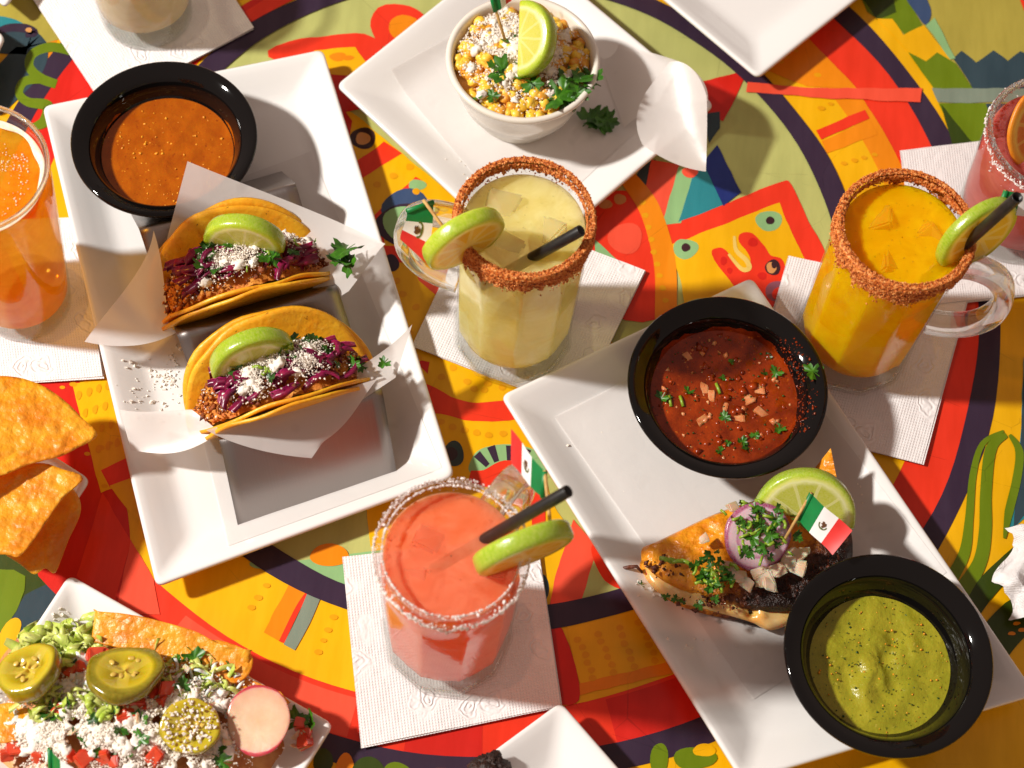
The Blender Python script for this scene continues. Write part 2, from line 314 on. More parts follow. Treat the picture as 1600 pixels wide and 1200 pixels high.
class MB:
    def __init__(s): s.V = []; s.F = []; s.I = []
    def add(s, V, F, i=0):
        o = len(s.V); s.V += [tuple(v) for v in V]; s.F += [tuple(a+o for a in f) for f in F]; s.I += [i]*len(F); return s
    def obj(s, name, mats, parent=None, smooth=True): return obj(name, s.V, s.F, mats, parent, smooth, s.I)
OCT = np.array([(1, 0, 0), (-1, 0, 0), (0, 1, 0), (0, -1, 0), (0, 0, 1), (0, 0, -1)], float)
OCTF = np.array([(0, 2, 4), (2, 1, 4), (1, 3, 4), (3, 0, 4), (2, 0, 5), (1, 2, 5), (3, 1, 5), (0, 3, 5)])
CUB = np.array([(x, y, z) for x in (-1, 1) for y in (-1, 1) for z in (-1, 1)], float)*.75
CUBF = np.array([(0, 1, 3), (0, 3, 2), (4, 6, 7), (4, 7, 5), (0, 4, 5), (0, 5, 1), (2, 3, 7), (2, 7, 6), (0, 2, 6), (0, 6, 4), (1, 5, 7), (1, 7, 3)])
def grains(pts, smin, smax, cube=False, jit=.35, power=2.0, rs=nr):
    """many small irregular crumbs at the given points"""
    T, TF = (CUB, CUBF) if cube else (OCT, OCTF); n = len(pts); k = len(T)
    A = rs.normal(size=(n, 3, 3)); Q, _ = np.linalg.qr(A); Q[np.linalg.det(Q) < 0, :, 0] *= -1
    s = smin + (smax-smin)*rs.rand(n)**power
    tv = T[None]*(1+jit*rs.normal(size=(n, k, 3)))
    V = np.einsum('nkj,nij->nki', tv, Q)*s[:, None, None] + np.array(pts)[:, None, :]
    F = (TF[None] + (np.arange(n)*k)[:, None, None]).reshape(-1, 3)
    return V.reshape(-1, 3), F
def frame(c, x, y, z):
    return Matrix(((x[0], y[0], z[0], c[0]), (x[1], y[1], z[1], c[1]), (x[2], y[2], z[2], c[2]), (0, 0, 0, 1)))
def camframe(c, ang, alpha, spin=0):
    """frame whose Z (a slice's face) looks alpha (radians) out of the edge-on position; its long axis lies at the image angle ang"""
    ia = math.radians(ang); ux = RT*math.cos(ia) + UP*math.sin(ia); dn = RT*math.sin(ia) - UP*math.cos(ia)
    a = math.radians(alpha); z = dn*math.cos(a) - FW*math.sin(a); y = z.cross(ux)
    return frame(c, ux, y, z) @ Matrix.Rotation(spin, 4, 'Z')
def disc(R, t, half=False, n=40, wob=.02, seed=0, rings=6, bow=0.0, hole=0.0, dip=0.0):
    """slice with a rounded edge, axis Z"""
    rr = random.Random(seed); ph = [rr.random()*TAU for _ in range(3)]
    prof = [(max(hole, .001)*R if hole == 0 else hole*R, t/2)]
    for i in range(1, rings): prof.append((R*(hole+(0.93-hole)*i/(rings-1)), t/2))
    prof += [(R*.98, t*.42), (R, t*.22), (R, -t*.22), (R*.98, -t*.42)]
    for i in range(rings-1, 0, -1): prof.append((R*(hole+(0.93-hole)*i/(rings-1)), -t/2))
    prof.append((prof[0][0], -t/2))
    V = []; nn = n+1 if half else n
    for (r, z) in prof:
        for k in range(nn):
            th = (PI if half else TAU)*k/n
            f = 1+wob*(math.sin(2*th+ph[0])+.6*math.sin(3*th+ph[1])+.4*math.sin(7*th+ph[2]))
            dz = -dip*t*max(0, 1-(r/(R*.72))**2)*(.7+.3*math.cos(3*th+ph[1])) if z > 0 else 0
            V.append((r*f*math.cos(th), r*f*math.sin(th), z+dz+bow*(r/R)**2*math.cos(2*th+ph[0])))
    F = grid(len(prof), nn, not half)
    if half:
        m = len(prof); F.append(tuple(i*nn for i in range(m))); F.append(tuple(i*nn+nn-1 for i in range(m))[::-1])
    elif hole: F += [((len(prof)-1)*nn+j, (len(prof)-1)*nn+(j+1) % nn, (j+1) % nn, j) for j in range(nn)]
    return V, F
def put(name, V, F, mat, M4, label=None, cat=None, group=None, parent=None, smooth=True):
    o = link(name, mesh(name, V, F, mat, smooth), parent, M4)
    if label: tag(o, label, cat, group)
    return o
def crv(pts, n=6, closed=True):
    """Catmull-Rom through 2-D points"""
    out = []; m = len(pts)
    for i in range(m if closed else m-1):
        g = (lambda k: pts[k % m]) if closed else (lambda k: pts[min(max(k, 0), m-1)])
        p0, p1, p2, p3 = g(i-1), g(i), g(i+1), g(i+2)
        for s in range(n):
            t = s/n
            out.append(tuple(.5*((2*b)+(-a+c)*t+(2*a-5*b+4*c-d)*t*t+(-a+3*b-3*c+d)*t**3) for a, b, c, d in zip(p0, p1, p2, p3)))
    if not closed: out.append(tuple(pts[-1]))
    return out
def bez(ctrl, n=14, m=14, th=.00015):
    """4 x 4 Bezier patch of (px, py, z) control points: a curved sheet of paper"""
    C = [[P(*c) for c in row] for row in ctrl]
    def b(t): return ((1-t)**3, 3*t*(1-t)**2, 3*t*t*(1-t), t**3)
    V = []
    for i in range(n):
        bi = b(i/(n-1))
        for j in range(m):
            bj = b(j/(m-1)); p = Vector()
            for a in range(4):
                for c in range(4): p += C[a][c]*(bi[a]*bj[c])
            V.append(p)
    return V, grid(n, m)
def quadpatch(q, bend=None):
    """4 x 4 control net from four (px,py,z) corners TL TR BR BL, with lifts for inner points"""
    ctrl = []
    for i in range(4):
        v = i/3; row = []
        for j in range(4):
            u = j/3; row.append(tuple((1-v)*((1-u)*q[0][k]+u*q[1][k]) + v*((1-u)*q[3][k]+u*q[2][k]) for k in range(3)))
        ctrl.append(row)
    for (i, j, d) in (bend or []): ctrl[i][j] = tuple(a+b for a, b in zip(ctrl[i][j], d))
    return ctrl

# ================================================================ the painted table
RC = Vector((-.0285, .0925, 0))           # centre of the painted rings
PAINT = {}
def paint(name, c, k=.80):
    t = NT(name+'_paint'); col = hexc(*c, k)
    v = t.mapping(t.co(), scale=(1, .16, 1), rot=(0, 0, .5)); n = t.noise(85, 4, .6, v=v); n2 = t.noise(11, 3)
    cc = t.mix(t.rng(n, .35, .7, 0, .55), col, tuple(min(1, x*1.3+.012) for x in col)); cc = t.mix(t.rng(n2, .35, .7, 0, .6), cc, tuple(x*.72 for x in col))
    cr = t.vor(13, 'DISTANCE_TO_EDGE', v=t.mapping(t.co(), rot=(0, 0, .3), scale=(1, 1.6, 1)))
    crk = t.math('MULTIPLY', t.math('LESS_THAN', t.math('ADD', cr, t.math('MULTIPLY', t.noise(60, 3), .03)), .0175), t.rng(t.noise(9, 2), .5, .6))
    cc = t.mix(t.math('MULTIPLY', crk, .35), cc, tuple(x*.35 for x in col))
    t.set(col=cc, rough=t.rng(n2, .3, .7, .28, .42), spec=.28, coat=.12, cr=.08, nrm=t.bump(n, .25, .0006)); PAINT[name] = len(PAINT); return t.m
PC = dict(yellow=(255, 190, 0), orange=(252, 146, 8), red=(250, 58, 30), dred=(226, 36, 24), coral=(255, 88, 60), navy=(58, 40, 62), sage=(196, 198, 118), khaki=(186, 170, 72), mint=(152, 198, 134), teal=(44, 140, 150), steelblue=(62, 84, 122), blue=(30, 48, 120), green=(112, 136, 8), dgreen=(56, 74, 14), grey=(136, 150, 132), tan=(226, 160, 96), ink=(64, 34, 40), slate=(52, 74, 84), dot=(244, 168, 2), cream=(250, 214, 110), mauve=(160, 92, 110))
PM = [paint(k, v) for k, v in PC.items()]
mural = MB(); LZ = .00011; LAYC = {}
def lz(layer):
    LAYC[layer] = LAYC.get(layer, 0)+1; return LZ*layer + 1.2e-6*LAYC[layer]     # no two paint films in one plane
def poly(col, pts, layer, smooth=0):
    if smooth: pts = crv(pts, smooth)
    q = []                                              # a hand-painted edge is never quite straight
    for i, a in enumerate(pts):
        b = pts[(i+1) % len(pts)]; n = max(1, int(math.hypot(b[0]-a[0], b[1]-a[1])/9))
        for k in range(n):
            x, y = a[0]+(b[0]-a[0])*k/n, a[1]+(b[1]-a[1])*k/n; q.append((x+1.7*noise.noise(Vector((x*.035, y*.035, layer*3.1)))+.5*noise.noise(Vector((x*.2, y*.2, 1))), y+1.7*noise.noise(Vector((x*.035, y*.035, layer*5.7+9)))+.5*noise.noise(Vector((x*.2, y*.2, 8)))))
    pts = q
    V = [P(x, y, 0) for x, y in pts]
    z = lz(layer); mural.add([(v.x, v.y, z) for v in V], [tuple(range(len(V)))], PAINT[col])
def ell(col, x, y, rx, ry, layer, rot=0):
    c = rnd.random()*TAU; r0 = math.radians(rot); pts = []
    for k in range(22):
        th = TAU*k/22; f = 1+.05*math.sin(3*th+c); a, b = rx*f*math.cos(th), ry*f*math.sin(th)
        pts.append((x+a*math.cos(r0)-b*math.sin(r0), y+a*math.sin(r0)+b*math.cos(r0)))
    poly(col, pts, layer)
def ring(col, r0, r1, layer, a0=0, a1=360, n=160, wob=.0014):
    V = []; s = rnd.random()*50; z = lz(layer)
    for i in range(n+1):
        th = math.radians(a0+(a1-a0)*i/n)
        for q, r in enumerate((r0, r1)):
            rr = r+wob*noise.noise(Vector((math.cos(th)*4+s, math.sin(th)*4, q*5)))*1.6; V.append((RC.x+rr*math.cos(th), RC.y+rr*math.sin(th), z))
    mural.add(V, [(2*i, 2*i+1, 2*i+3, 2*i+2) for i in range(n)], PAINT[col])
def stroke(col, pts, ws, layer, n=6):
    q = crv(pts, n, False); m = len(q); L = []; R_ = []
    for i in range(m):
        a, b = q[max(i-1, 0)], q[min(i+1, m-1)]; dx, dy = b[0]-a[0], b[1]-a[1]; l = math.hypot(dx, dy) or 1
        f = i/(m-1)*(len(ws)-1); k = min(int(f), len(ws)-2); wd = (ws[k]+(ws[k+1]-ws[k])*(f-k))/2
        L.append((q[i][0]-dy/l*wd, q[i][1]+dx/l*wd)); R_.append((q[i][0]+dy/l*wd, q[i][1]-dx/l*wd))
    V = [P(x, y) for x, y in L+R_]
    z = lz(layer); mural.add([(v.x, v.y, z) for v in V], [(i, i+1, m+i+1, m+i) for i in range(m-1)], PAINT[col])
def pang(px, py):
    p = P(px, py)-RC; return math.degrees(math.atan2(p.y, p.x)), math.hypot(p.x, p.y)
# rings
ring('red', .318, .366, 1); ring('navy', .361, .378, 3)
ring('yellow', .275, .330, 2)
mural.add([(RC.x+.27*math.cos(TAU*k/90), RC.y+.27*math.sin(TAU*k/90), LZ*1) for k in range(90)], [tuple(range(90))], PAINT['sage'])
ring('navy', .262, .279, 10)
for a0, a1 in ((-70, -28), (150, 178), (215, 232), (268, 276)): ring('dred', .332, .362, 2, a0, a1, 20)
for a0, a1 in ((2, 24), (240, 262), (196, 206), (100, 128)): ring('coral', .334, .360, 2, a0, a1, 20)
ring('orange', .312, .331, 3, 5, 50, 40)
# dotted rows over the yellow ring
for k in range(0, 360, 5):
    th = math.radians(k+.8)
    if k % 30 == 0: continue
    for q in range(4):
        r = .288+q*.0085+rnd.uniform(-.001, .001)
        if rnd.random() < .25: continue
        s = rnd.uniform(.0016, .0027); cx, cy = RC.x+r*math.cos(th), RC.y+r*math.sin(th)
        mural.add([(cx+s*math.cos(TAU*j/9)*(1.2), cy+s*.8*math.sin(TAU*j/9), LZ*5.9) for j in range(9)], [tuple(range(9))], PAINT['dot'])
# right hand band details
poly('coral', [(1168, 128), (1250, 138), (1440, 140), (1438, 161), (1300, 155), (1165, 145)], 11)
poly('red', [(1275, 205), (1350, 172), (1358, 186), (1283, 219)], 6); poly('orange', [(1283, 220), (1359, 188), (1372, 210), (1292, 240)], 5)
poly('orange', [(1200, 110), (1260, 60), (1340, 140), (1260, 136)], 5)
# the square faced creature
poly('red', crv([(1032, 352), (1130, 320), (1215, 286), (1236, 290), (1262, 345), (1292, 410), (1275, 500), (1120, 540), (1066, 420)], 5), 6)
poly('yellow', [(1046, 384), (1130, 352), (1217, 317), (1236, 362), (1256, 405), (1262, 500), (1090, 560), (1060, 430)], 7)
ell('mint', 1071, 389, 20, 16, 8); ell('ink', 1071, 388, 7, 7, 9); ell('mint', 1201, 346, 21, 16, 8); ell('ink', 1203, 345, 7, 6, 9)
poly('red', [(1112, 398), (1120, 388), (1134, 392), (1158, 424), (1168, 420), (1172, 404), (1154, 378), (1158, 365), (1176, 366), (1194, 386), (1204, 400), (1224, 410), (1228, 470), (1180, 480), (1140, 440)], 8, 4)
stroke('cream', [(1147, 370), (1150, 392), (1166, 408), (1170, 420), (1158, 421), (1138, 398)], [4, 7, 8, 7, 4], 9)
ell('dred', 1130, 408, 5, 7, 9); ell('dred', 1140, 424, 4, 5, 9); ell('dred', 1176, 380, 8, 7, 9); ell('dred', 1190, 432, 7, 6, 9)
ell('ink', 1207, 418, 12, 12, 9); ell('tan', 1205, 419, 8, 9, 10); ell('ink', 1210, 414, 5, 6, 11)
ell('mauve', 1215, 456, 20, 16, 9); ell('red', 1218, 460, 12, 10, 10)
# feathers and dotted band right of the pale drink
poly('red', [(925, 320), (985, 300), (1012, 330), (1026, 400), (1024, 500), (930, 470)], 5, 4)
ell('coral', 977, 373, 27, 24, 7); poly('mint', [(930, 375), (946, 390), (965, 408), (930, 402)], 7); ell('tan', 968, 312, 10, 8, 7); ell('tan', 946, 320, 10, 7, 7)
stroke('orange', [(980, 278), (1012, 322), (1032, 380), (1040, 430), (1040, 500)], [26, 32, 34, 34, 34], 8)
for i in range(9): ell('dot', 1004+i*4.4, 318+i*19, 5, 4, 9)
poly('slate', [(985, 290), (1005, 255), (1025, 250), (1012, 330)], 6); poly('coral', [(1018, 250), (1062, 258), (1036, 350), (1005, 308)], 7)
poly('mint', [(1060, 262), (1086, 278), (1064, 350), (1034, 352)], 7); poly('teal', [(1084, 270), (1104, 266), (1132, 320), (1060, 348)], 7)
poly('blue', [(1098, 255), (1120, 228), (1158, 302), (1130, 322)], 8); poly('dred', [(1090, 130), (1170, 110), (1130, 190), (1105, 180)], 6); ell('coral', 1078, 270, 13, 8, 9)
poly('slate', [(1100, 180), (1125, 175), (1125, 200), (1108, 225)], 7)
# golden creature between the plates
poly('yellow', [(535, 170), (610, 225), (700, 300), (830, 420), (905, 520), (960, 540), (930, 640), (850, 700), (870, 800), (915, 850), (870, 975), (720, 1000), (600, 950), (560, 640), (545, 360), (515, 230)], 5, 4)
poly('dred', [(515, 140), (550, 190), (545, 215), (520, 205)], 6); ell('ink', 567, 217, 20, 17, 7); ell('tan', 567, 217, 11, 10, 8)
poly('red', [(540, 266), (600, 222), (628, 240), (566, 280)], 6); poly('red', [(575, 345), (650, 276), (668, 288), (600, 352), (600, 400), (580, 400)], 6)
ell('steelblue', 635, 330, 38, 34, 7); ell('navy', 630, 352, 42, 34, 8); ell('mint', 632, 350, 34, 28, 9); ell('mint', 652, 290, 15, 9, 6)
poly('red', [(585, 385), (640, 385), (640, 410), (605, 410)], 6); ell('navy', 610, 412, 13, 14, 7)
poly('red', [(660, 600), (705, 620), (745, 630), (800, 627), (808, 655), (740, 658), (690, 648), (664, 642)], 6, 4); poly('dred', [(645, 560), (672, 566), (668, 585)], 6)
poly('coral', [(640, 400), (700, 440), (690, 470), (655, 440)], 6)
for x, y in ((560, 300), (590, 290), (615, 275), (640, 262), (650, 300), (630, 460), (650, 480), (665, 510), (640, 520), (708, 575), (730, 597), (740, 608), (757, 610), (762, 600), (785, 606), (690, 660), (708, 668), (726, 673), (745, 677), (764, 680), (786, 678), (620, 440), (600, 420), (655, 560), (690, 590)):
    ell('dot', x, y, 6, 5, 7)
ell('slate', 708, 710, 17, 20, 7); ell('navy', 706, 710, 9, 11, 8)
poly('mint', [(733, 738), (736, 718), (752, 702), (785, 694), (825, 700), (852, 720), (840, 770), (800, 742), (760, 744)], 6, 4)
for a, b, c, d in ((745, 710, 762, 728), (767, 698, 776, 722), (797, 697, 796, 720), (824, 702, 812, 730)): stroke('navy', [(a, b), (c, d)], [13, 8], 7, 2)
stroke('red', [(734, 744), (760, 748), (790, 735), (822, 744), (838, 775), (842, 830)], [16, 28, 30, 28, 24, 20], 8)
ell('slate', 848, 920, 9, 22, 7); poly('coral', [(896, 812), (934, 858), (898, 970), (850, 985), (868, 900)], 8)
poly('sage', [(930, 858), (985, 900), (1005, 950), (890, 975), (905, 930)], 7); poly('red', [(924, 855), (940, 852), (980, 905), (975, 922), (945, 908), (928, 880)], 9, 4)
poly('mint', [(440, 880), (600, 860), (570, 942), (530, 930)], 5); ell('orange', 515, 868, 30, 18, 7); ell('navy', 636, 960, 40, 20, 5)
ell('mint', 420, 880, 30, 10, 6)
# upper left of the ring
poly('red', [(420, 90), (450, 66), (520, 56), (570, 54), (600, 80), (575, 130), (520, 130)], 6, 3); poly('yellow', [(490, 80), (555, 74), (580, 110), (560, 120), (510, 116)], 7)
ell('orange', 528, 90, 13, 7, 8); ell('orange', 545, 92, 9, 4, 8); ell('red', 622, 42, 44, 36, 6); ell('orange', 632, 44, 26, 20, 7); poly('dred', [(515, 115), (575, 108), (600, 160), (530, 180)], 6)
ring('dred', .281, .297, 6, 102, 150, 40); ring('red', .281, .292, 7, 118, 138, 20)
# lower band stripes
poly('orange', [(452, 912), (482, 926), (440, 1004), (412, 988)], 6); stroke('red', [(484, 924), (466, 950), (440, 1004)], [7, 8, 9], 7); stroke('grey', [(491, 930), (474, 970), (452, 1012)], [22, 22, 20], 7)
poly('yellow', [(884, 975), (990, 945), (1042, 1035), (905, 1068)], 6); poly('dred', [(860, 985), (880, 985), (905, 1068), (900, 1100), (868, 1090)], 7, 3)
for q in range(4):
    for k in range(6): ell('dot', 903+q*32+k*5+rnd.uniform(-2, 2), 1000+k*12-q*9, 6, 5, 7)
poly('dred', [(995, 950), (1060, 930), (1100, 1050), (1050, 1040)], 6); poly('orange', [(905, 1068), (1042, 1035), (1050, 1052), (900, 1088)], 6)
# left band
poly('dred', [(30, 640), (120, 590), (160, 700), (200, 800), (190, 960), (60, 900)], 4, 3); poly('yellow', [(112, 600), (190, 590), (240, 740), (158, 770)], 5); poly('red', [(158, 735), (205, 712), (240, 735), (172, 762)], 6)
for q in range(4):
    for k in range(4): ell('dot', 124+k*15+q*10, 618+q*28-k*5, 4, 7, 7, 10)
poly('coral', [(205, 845), (240, 905), (250, 960), (180, 960)], 6); poly('red', [(160, 770), (205, 845), (175, 965), (120, 900)], 5)
poly('yellow', [(172, 760), (235, 735), (260, 860), (215, 815)], 6)
# outside the rings: upper right
poly('khaki', [(1330, -40), (1700, -40), (1700, 240), (1500, 240), (1450, 120), (1400, 40)], 1); poly('green', [(1340, -20), (1400, -30), (1442, 40), (1414, 56), (1392, 30), (1372, 30), (1355, 20)], 4); poly('dgreen', [(1330, -30), (1390, -30), (1400, 20), (1370, 32)], 5, 0)
poly('steelblue', [(1412, -10), (1440, -8), (1454, 12), (1452, 32), (1444, 38), (1430, 20)], 6, 4); poly('yellow', [(1370, 30), (1394, 30), (1412, 55), (1443, 40), (1486, 94), (1447, 97), (1418, 80)], 5)
poly('green', [(1418, 82), (1447, 97), (1464, 83), (1492, 100), (1520, 139), (1458, 139)], 6); poly('mint', [(1446, 40), (1460, 28), (1492, 92), (1484, 94)], 6)
poly('slate', [(1489, 92), (1502, 80), (1524, 98), (1552, 79), (1575, 96), (1594, 81), (1660, 110), (1660, 139), (1520, 139)], 5); poly('grey', [(1455, 139), (1660, 139), (1660, 160), (1465, 161)], 6)
poly('green', [(1466, 162), (1540, 162), (1575, 235), (1498, 235)], 5); poly('dgreen', [(1470, 165), (1530, 235), (1490, 235)], 6); poly('slate', [(1540, 163), (1660, 163), (1660, 230), (1570, 230)], 5); poly('red', [(1590, -10), (1640, -10), (1640, 60), (1600, 18)], 6)
# lower right leaves
poly('teal', [(1600, 560), (1700, 540), (1700, 760), (1604, 808), (1577, 832), (1589, 740), (1596, 660)], 4)
poly('slate', [(1600, 580), (1700, 560), (1700, 740), (1606, 800), (1582, 826), (1592, 740)], 5)
stroke('green', [(1568, 674), (1535, 694), (1520, 742), (1514, 810), (1506, 866), (1480, 915)], [4, 9, 11, 13, 18, 22], 6); stroke('green', [(1572, 680), (1548, 702), (1540, 770), (1539, 830), (1530, 880), (1500, 930)], [8, 18, 18, 20, 22, 30], 6)
stroke('green', [(1577, 680), (1592, 706), (1588, 750), (1576, 800), (1569, 842)], [5, 13, 14, 14, 4], 7); stroke('dgreen', [(1620, 840), (1580, 880), (1540, 920), (1500, 985)], [24, 34, 34, 24], 6); stroke('dgreen', [(1640, 930), (1590, 965), (1550, 1010), (1530, 1060)], [40, 60, 60, 40], 7)
for x, y in ((1588, 975), (1596, 985), (1580, 990)): ell('orange', x, y, 6, 3, 8)
# lower edge
for x, y, rx, ry, c in ((1030, 1190, 14, 30, 'green'), (1085, 1185, 34, 18, 'green'), (1100, 1172, 18, 10, 'yellow'), (540, 1200, 14, 22, 'orange'), (575, 1205, 26, 22, 'dgreen'), (620, 1205, 22, 14, 'green'), (505, 1190, 16, 20, 'dgreen'), (690, 1215, 40, 14, 'orange')): ell(c, x, y, rx, ry, 5)
# lower left
poly('dgreen', [(-60, 880), (60, 850), (120, 960), (60, 1040), (-60, 1090)], 1, 3); poly('slate', [(40, 930), (100, 900), (120, 950), (0, 1060), (-40, 1040)], 2); poly('green', [(-30, 900), (40, 900), (10, 980), (-50, 1000)], 4, 3); ell('yellow', 10, 1000, 14, 40, 5, 30); poly('yellow', [(100, 880), (120, 880), (140, 930), (112, 925)], 2)
# upper left corner
poly('khaki', [(-40, -40), (60, -40), (100, 60), (60, 70), (-40, 60)], 2); stroke('teal', [(-20, 30), (20, 40), (55, 62)], [14, 20, 22], 3); stroke('slate', [(-30, 75), (10, 68), (50, 70), (40, 100), (-20, 160)], [16, 34, 40, 60, 60], 4); stroke('navy', [(-20, 60), (10, 45), (40, 45), (54, 52), (40, 56)], [8, 12, 14, 12, 6], 5); ell('tan', 45, 48, 5, 4, 6)
stroke('green', [(110, 80), (80, 74), (52, 84), (46, 104), (62, 122), (88, 132)], [14, 15, 14, 14, 16, 14], 4); stroke('green', [(64, 124), (38, 128), (30, 146), (44, 160), (74, 166), (70, 190), (50, 200)], [14, 14, 13, 14, 18, 18, 10], 5)
poly('orange', [(40, 100), (60, 70), (90, 60), (80, 100), (30, 150)], 1)
# table slab
def slab(x0, x1, y0, y1, z0, z1):
    V = [(x, y, z) for z in (z0, z1) for (x, y) in ((x0, y0), (x1, y0), (x1, y1), (x0, y1))]
    return V, [(3, 2, 1, 0), (4, 5, 6, 7), (0, 1, 5, 4), (1, 2, 6, 5), (2, 3, 7, 6), (3, 0, 4, 7)]
V, F = slab(-.62, .58, -.55, .62, -.03, 0)
table = obj('table_top', V, F, PM[PAINT['yellow']], smooth=False); table['kind'] = 'structure'
mo = mural.obj('painted_mural', PM, table, smooth=False)

# ================================================================ plates, napkins, papers
def offset_quad(Q, d):
    """inset a convex quad (2-D, counter-clockwise) by d"""
    n = len(Q); L = []
    for i in range(n):
        a, b = Vector(Q[i]), Vector(Q[(i+1) % n]); t = (b-a).normalized(); L.append((a+Vector((-t.y, t.x))*d, t))
    out = []
    for i in range(n):
        (p, t), (q, s) = L[i-1], L[i]; den = t.x*s.y-t.y*s.x; k = ((q.x-p.x)*s.y-(q.y-p.y)*s.x)/den; out.append(p+t*k)
    return out
def rounded(Q, r, n=7):
    out = []
    for i in range(4):
        c = Vector(Q[i]); a = (Vector(Q[i-1])-c).normalized(); b = (Vector(Q[(i+1) % 4])-c).normalized()
        p, q = c+a*r, c+b*r
        for k in range(n):
            t = k/(n-1); out.append(p*(1-t)**2+c*2*t*(1-t)+q*t*t)
        for k in range(1, 8):                     # points along the side
            t = k/8; e = Vector(Q[(i+1) % 4]); d = (c-e).normalized(); out.append(q*(1-t)+(e+d*r)*t)
    return out
PLATE_PROF = [(0, .0205), (.0004, .0222), (.0016, .0230), (.0034, .0227), (.008, .0205), (.016, .0155), (.023, .0112), (.027, .0092), (.031, .0083), (.036, .0080)]
def ccw(Q):
    a = sum(Q[i].x*Q[(i+1) % 4].y-Q[(i+1) % 4].x*Q[i].y for i in range(4)); return Q if a > 0 else Q[::-1]
def make_plate(name, corners, label, wide=1.0, depth=0.0, dz=0.0, mat='porcelain', world=None):
    Q = ccw(world or [P(x, y, .022).xy for x, y in corners])
    rings = [(.034*wide, 0), (.032*wide, .0022), (.006, .0165)] + [(i*(wide if i > .004 else 1), z) for i, z in PLATE_PROF]
    V = []; nr_ = 0
    for (i, z) in rings:
        R_ = rounded(offset_quad(Q, i), .006+i*.12); nr_ = len(R_); V += [(p.x, p.y, z+dz) for p in R_]
    F = grid(len(rings), nr_, True); m = len(rings)
    F.append(tuple(range(nr_))[::-1]); F.append(tuple(range((m-1)*nr_, m*nr_)))
    o = obj(name, V, F, M[mat]); tag(o, label, 'plate')
    prof = [(i*(wide if i > .004 else 1), z+dz) for i, z in PLATE_PROF]
    def height(x, y):
        d = 1e9
        for i in range(4):
            a, b = Q[i], Q[(i+1) % 4]; t = (b-a).normalized(); d = min(d, (Vector((x, y))-a).dot(Vector((-t.y, t.x))))
        if d <= prof[2][0]: return prof[2][1]
        for (i0, z0), (i1, z1) in zip(prof[2:], prof[3:]):
            if d <= i1: return z0+(z1-z0)*(d-i0)/(i1-i0)
        return prof[-1][1]
    return o, height
taco_plate, h_taco = make_plate('rectangular_plate', [(244, 917), (711, 744), (505, 77), (66, 166)], 'long white rectangular plate carrying the taco stand and orange salsa')
right_plate, h_right = make_plate('rectangular_plate', None, 'long white rectangular plate carrying the folded quesadilla and two black salsa bowls', world=[P(782, 618, .022).xy, P(1160, 1222, .022).xy, P(1620, 1086, .022).xy, P(1175, 433, .022).xy])
corn_plate, h_corn = make_plate('square_plate', [(525, 133), (823, 414), (1117, 164), (808, -94)], 'white square plate under the bowl of street corn', wide=1.15)
nacho_plate, h_nacho = make_plate('square_plate', [(108, 897), (-75, 1175), (330, 1440), (522, 1131)], 'white plate heaped with loaded nachos in the lower left', wide=.9)
make_plate('square_plate', [(876, 1096), (650, 1262), (880, 1500), (1085, 1335)], 'white square plate with chocolate crumbs cut off by the lower edge', wide=1.0)
make_plate('square_plate', [(1184, 122), (1450, -90), (1230, -260), (946, -78)], 'empty white square plate poking in at the top right edge', wide=1.1)
make_plate('square_plate', [(9, 12), (110, -150), (-60, -230), (-150, -120)], 'white plate corner at the very top left corner', wide=.7)
make_plate('square_plate', [(9, 57), (-40, 160), (-190, 60), (-110, -20)], 'white plate corner touching the left edge above the beer', wide=.7)

def make_napkin(quad, label, plies=3, seed=0, z0=.0017):
    """folded paper napkin: plies lying on each other, the top one embossed"""
    rr = random.Random(seed); Q = ccw([P(x, y, .002).xy for x, y in quad]); root = None
    c = sum(Q, Vector((0, 0)))/4; root = thing('paper_napkin', (c.x, c.y, z0), label, 'napkin', 'folded paper napkins under the drinks')
    for k in range(plies):
        q = [Vector(p)+Vector((rr.uniform(-1, 1), rr.uniform(-1, 1)))*(.0016 if k < plies-1 else 0) for p in Q]; n = 26; V = []; UV = []
        for i in range(n):
            for j in range(n):
                u, v = i/(n-1), j/(n-1); p = (q[0]*(1-u)+q[1]*u)*(1-v)+(q[3]*(1-u)+q[2]*u)*v
                e = min(u, v, 1-u, 1-v); h = z0+k*.0007+.0009*noise.noise(Vector((p.x*22+seed, p.y*22, k*.3)))*(1 if e < .2 else .5)+.0006
                h += .0012*max(0, .12-e)/.12*(1 if k == plies-1 else .3)*abs(noise.noise(Vector((p.x*12+seed*3, p.y*12, 5))))
                V.append((p.x, p.y, h)); UV.append((u, v))
        obj('ply', V, grid(n, n), M['napkin'], root, uv=UV)
    return root
make_napkin([(535, 872), (838, 838), (876, 1104), (568, 1167)], 'white embossed napkin under the coral pink margarita', 3, 1)
make_napkin([(747, 324), (1007, 425), (904, 641), (643, 543)], 'white napkin under the pale lime margarita', 4, 2)
make_napkin([(1235, 402), (1512, 462), (1439, 727), (1160, 655)], 'white napkin under the mango margarita', 3, 3)
make_napkin([(1407, 239), (1660, 204), (1690, 452), (1440, 480)], 'white napkin under the rosy drink at the right edge', 3, 4)
make_napkin([(-140, 352), (124, 341), (161, 590), (-110, 608)], 'white napkin under the amber beer glass', 3, 5)
make_napkin([(164, 171), (397, 45), (262, -160), (25, -40)], 'white napkin under the creamy drink at the top', 3, 6)

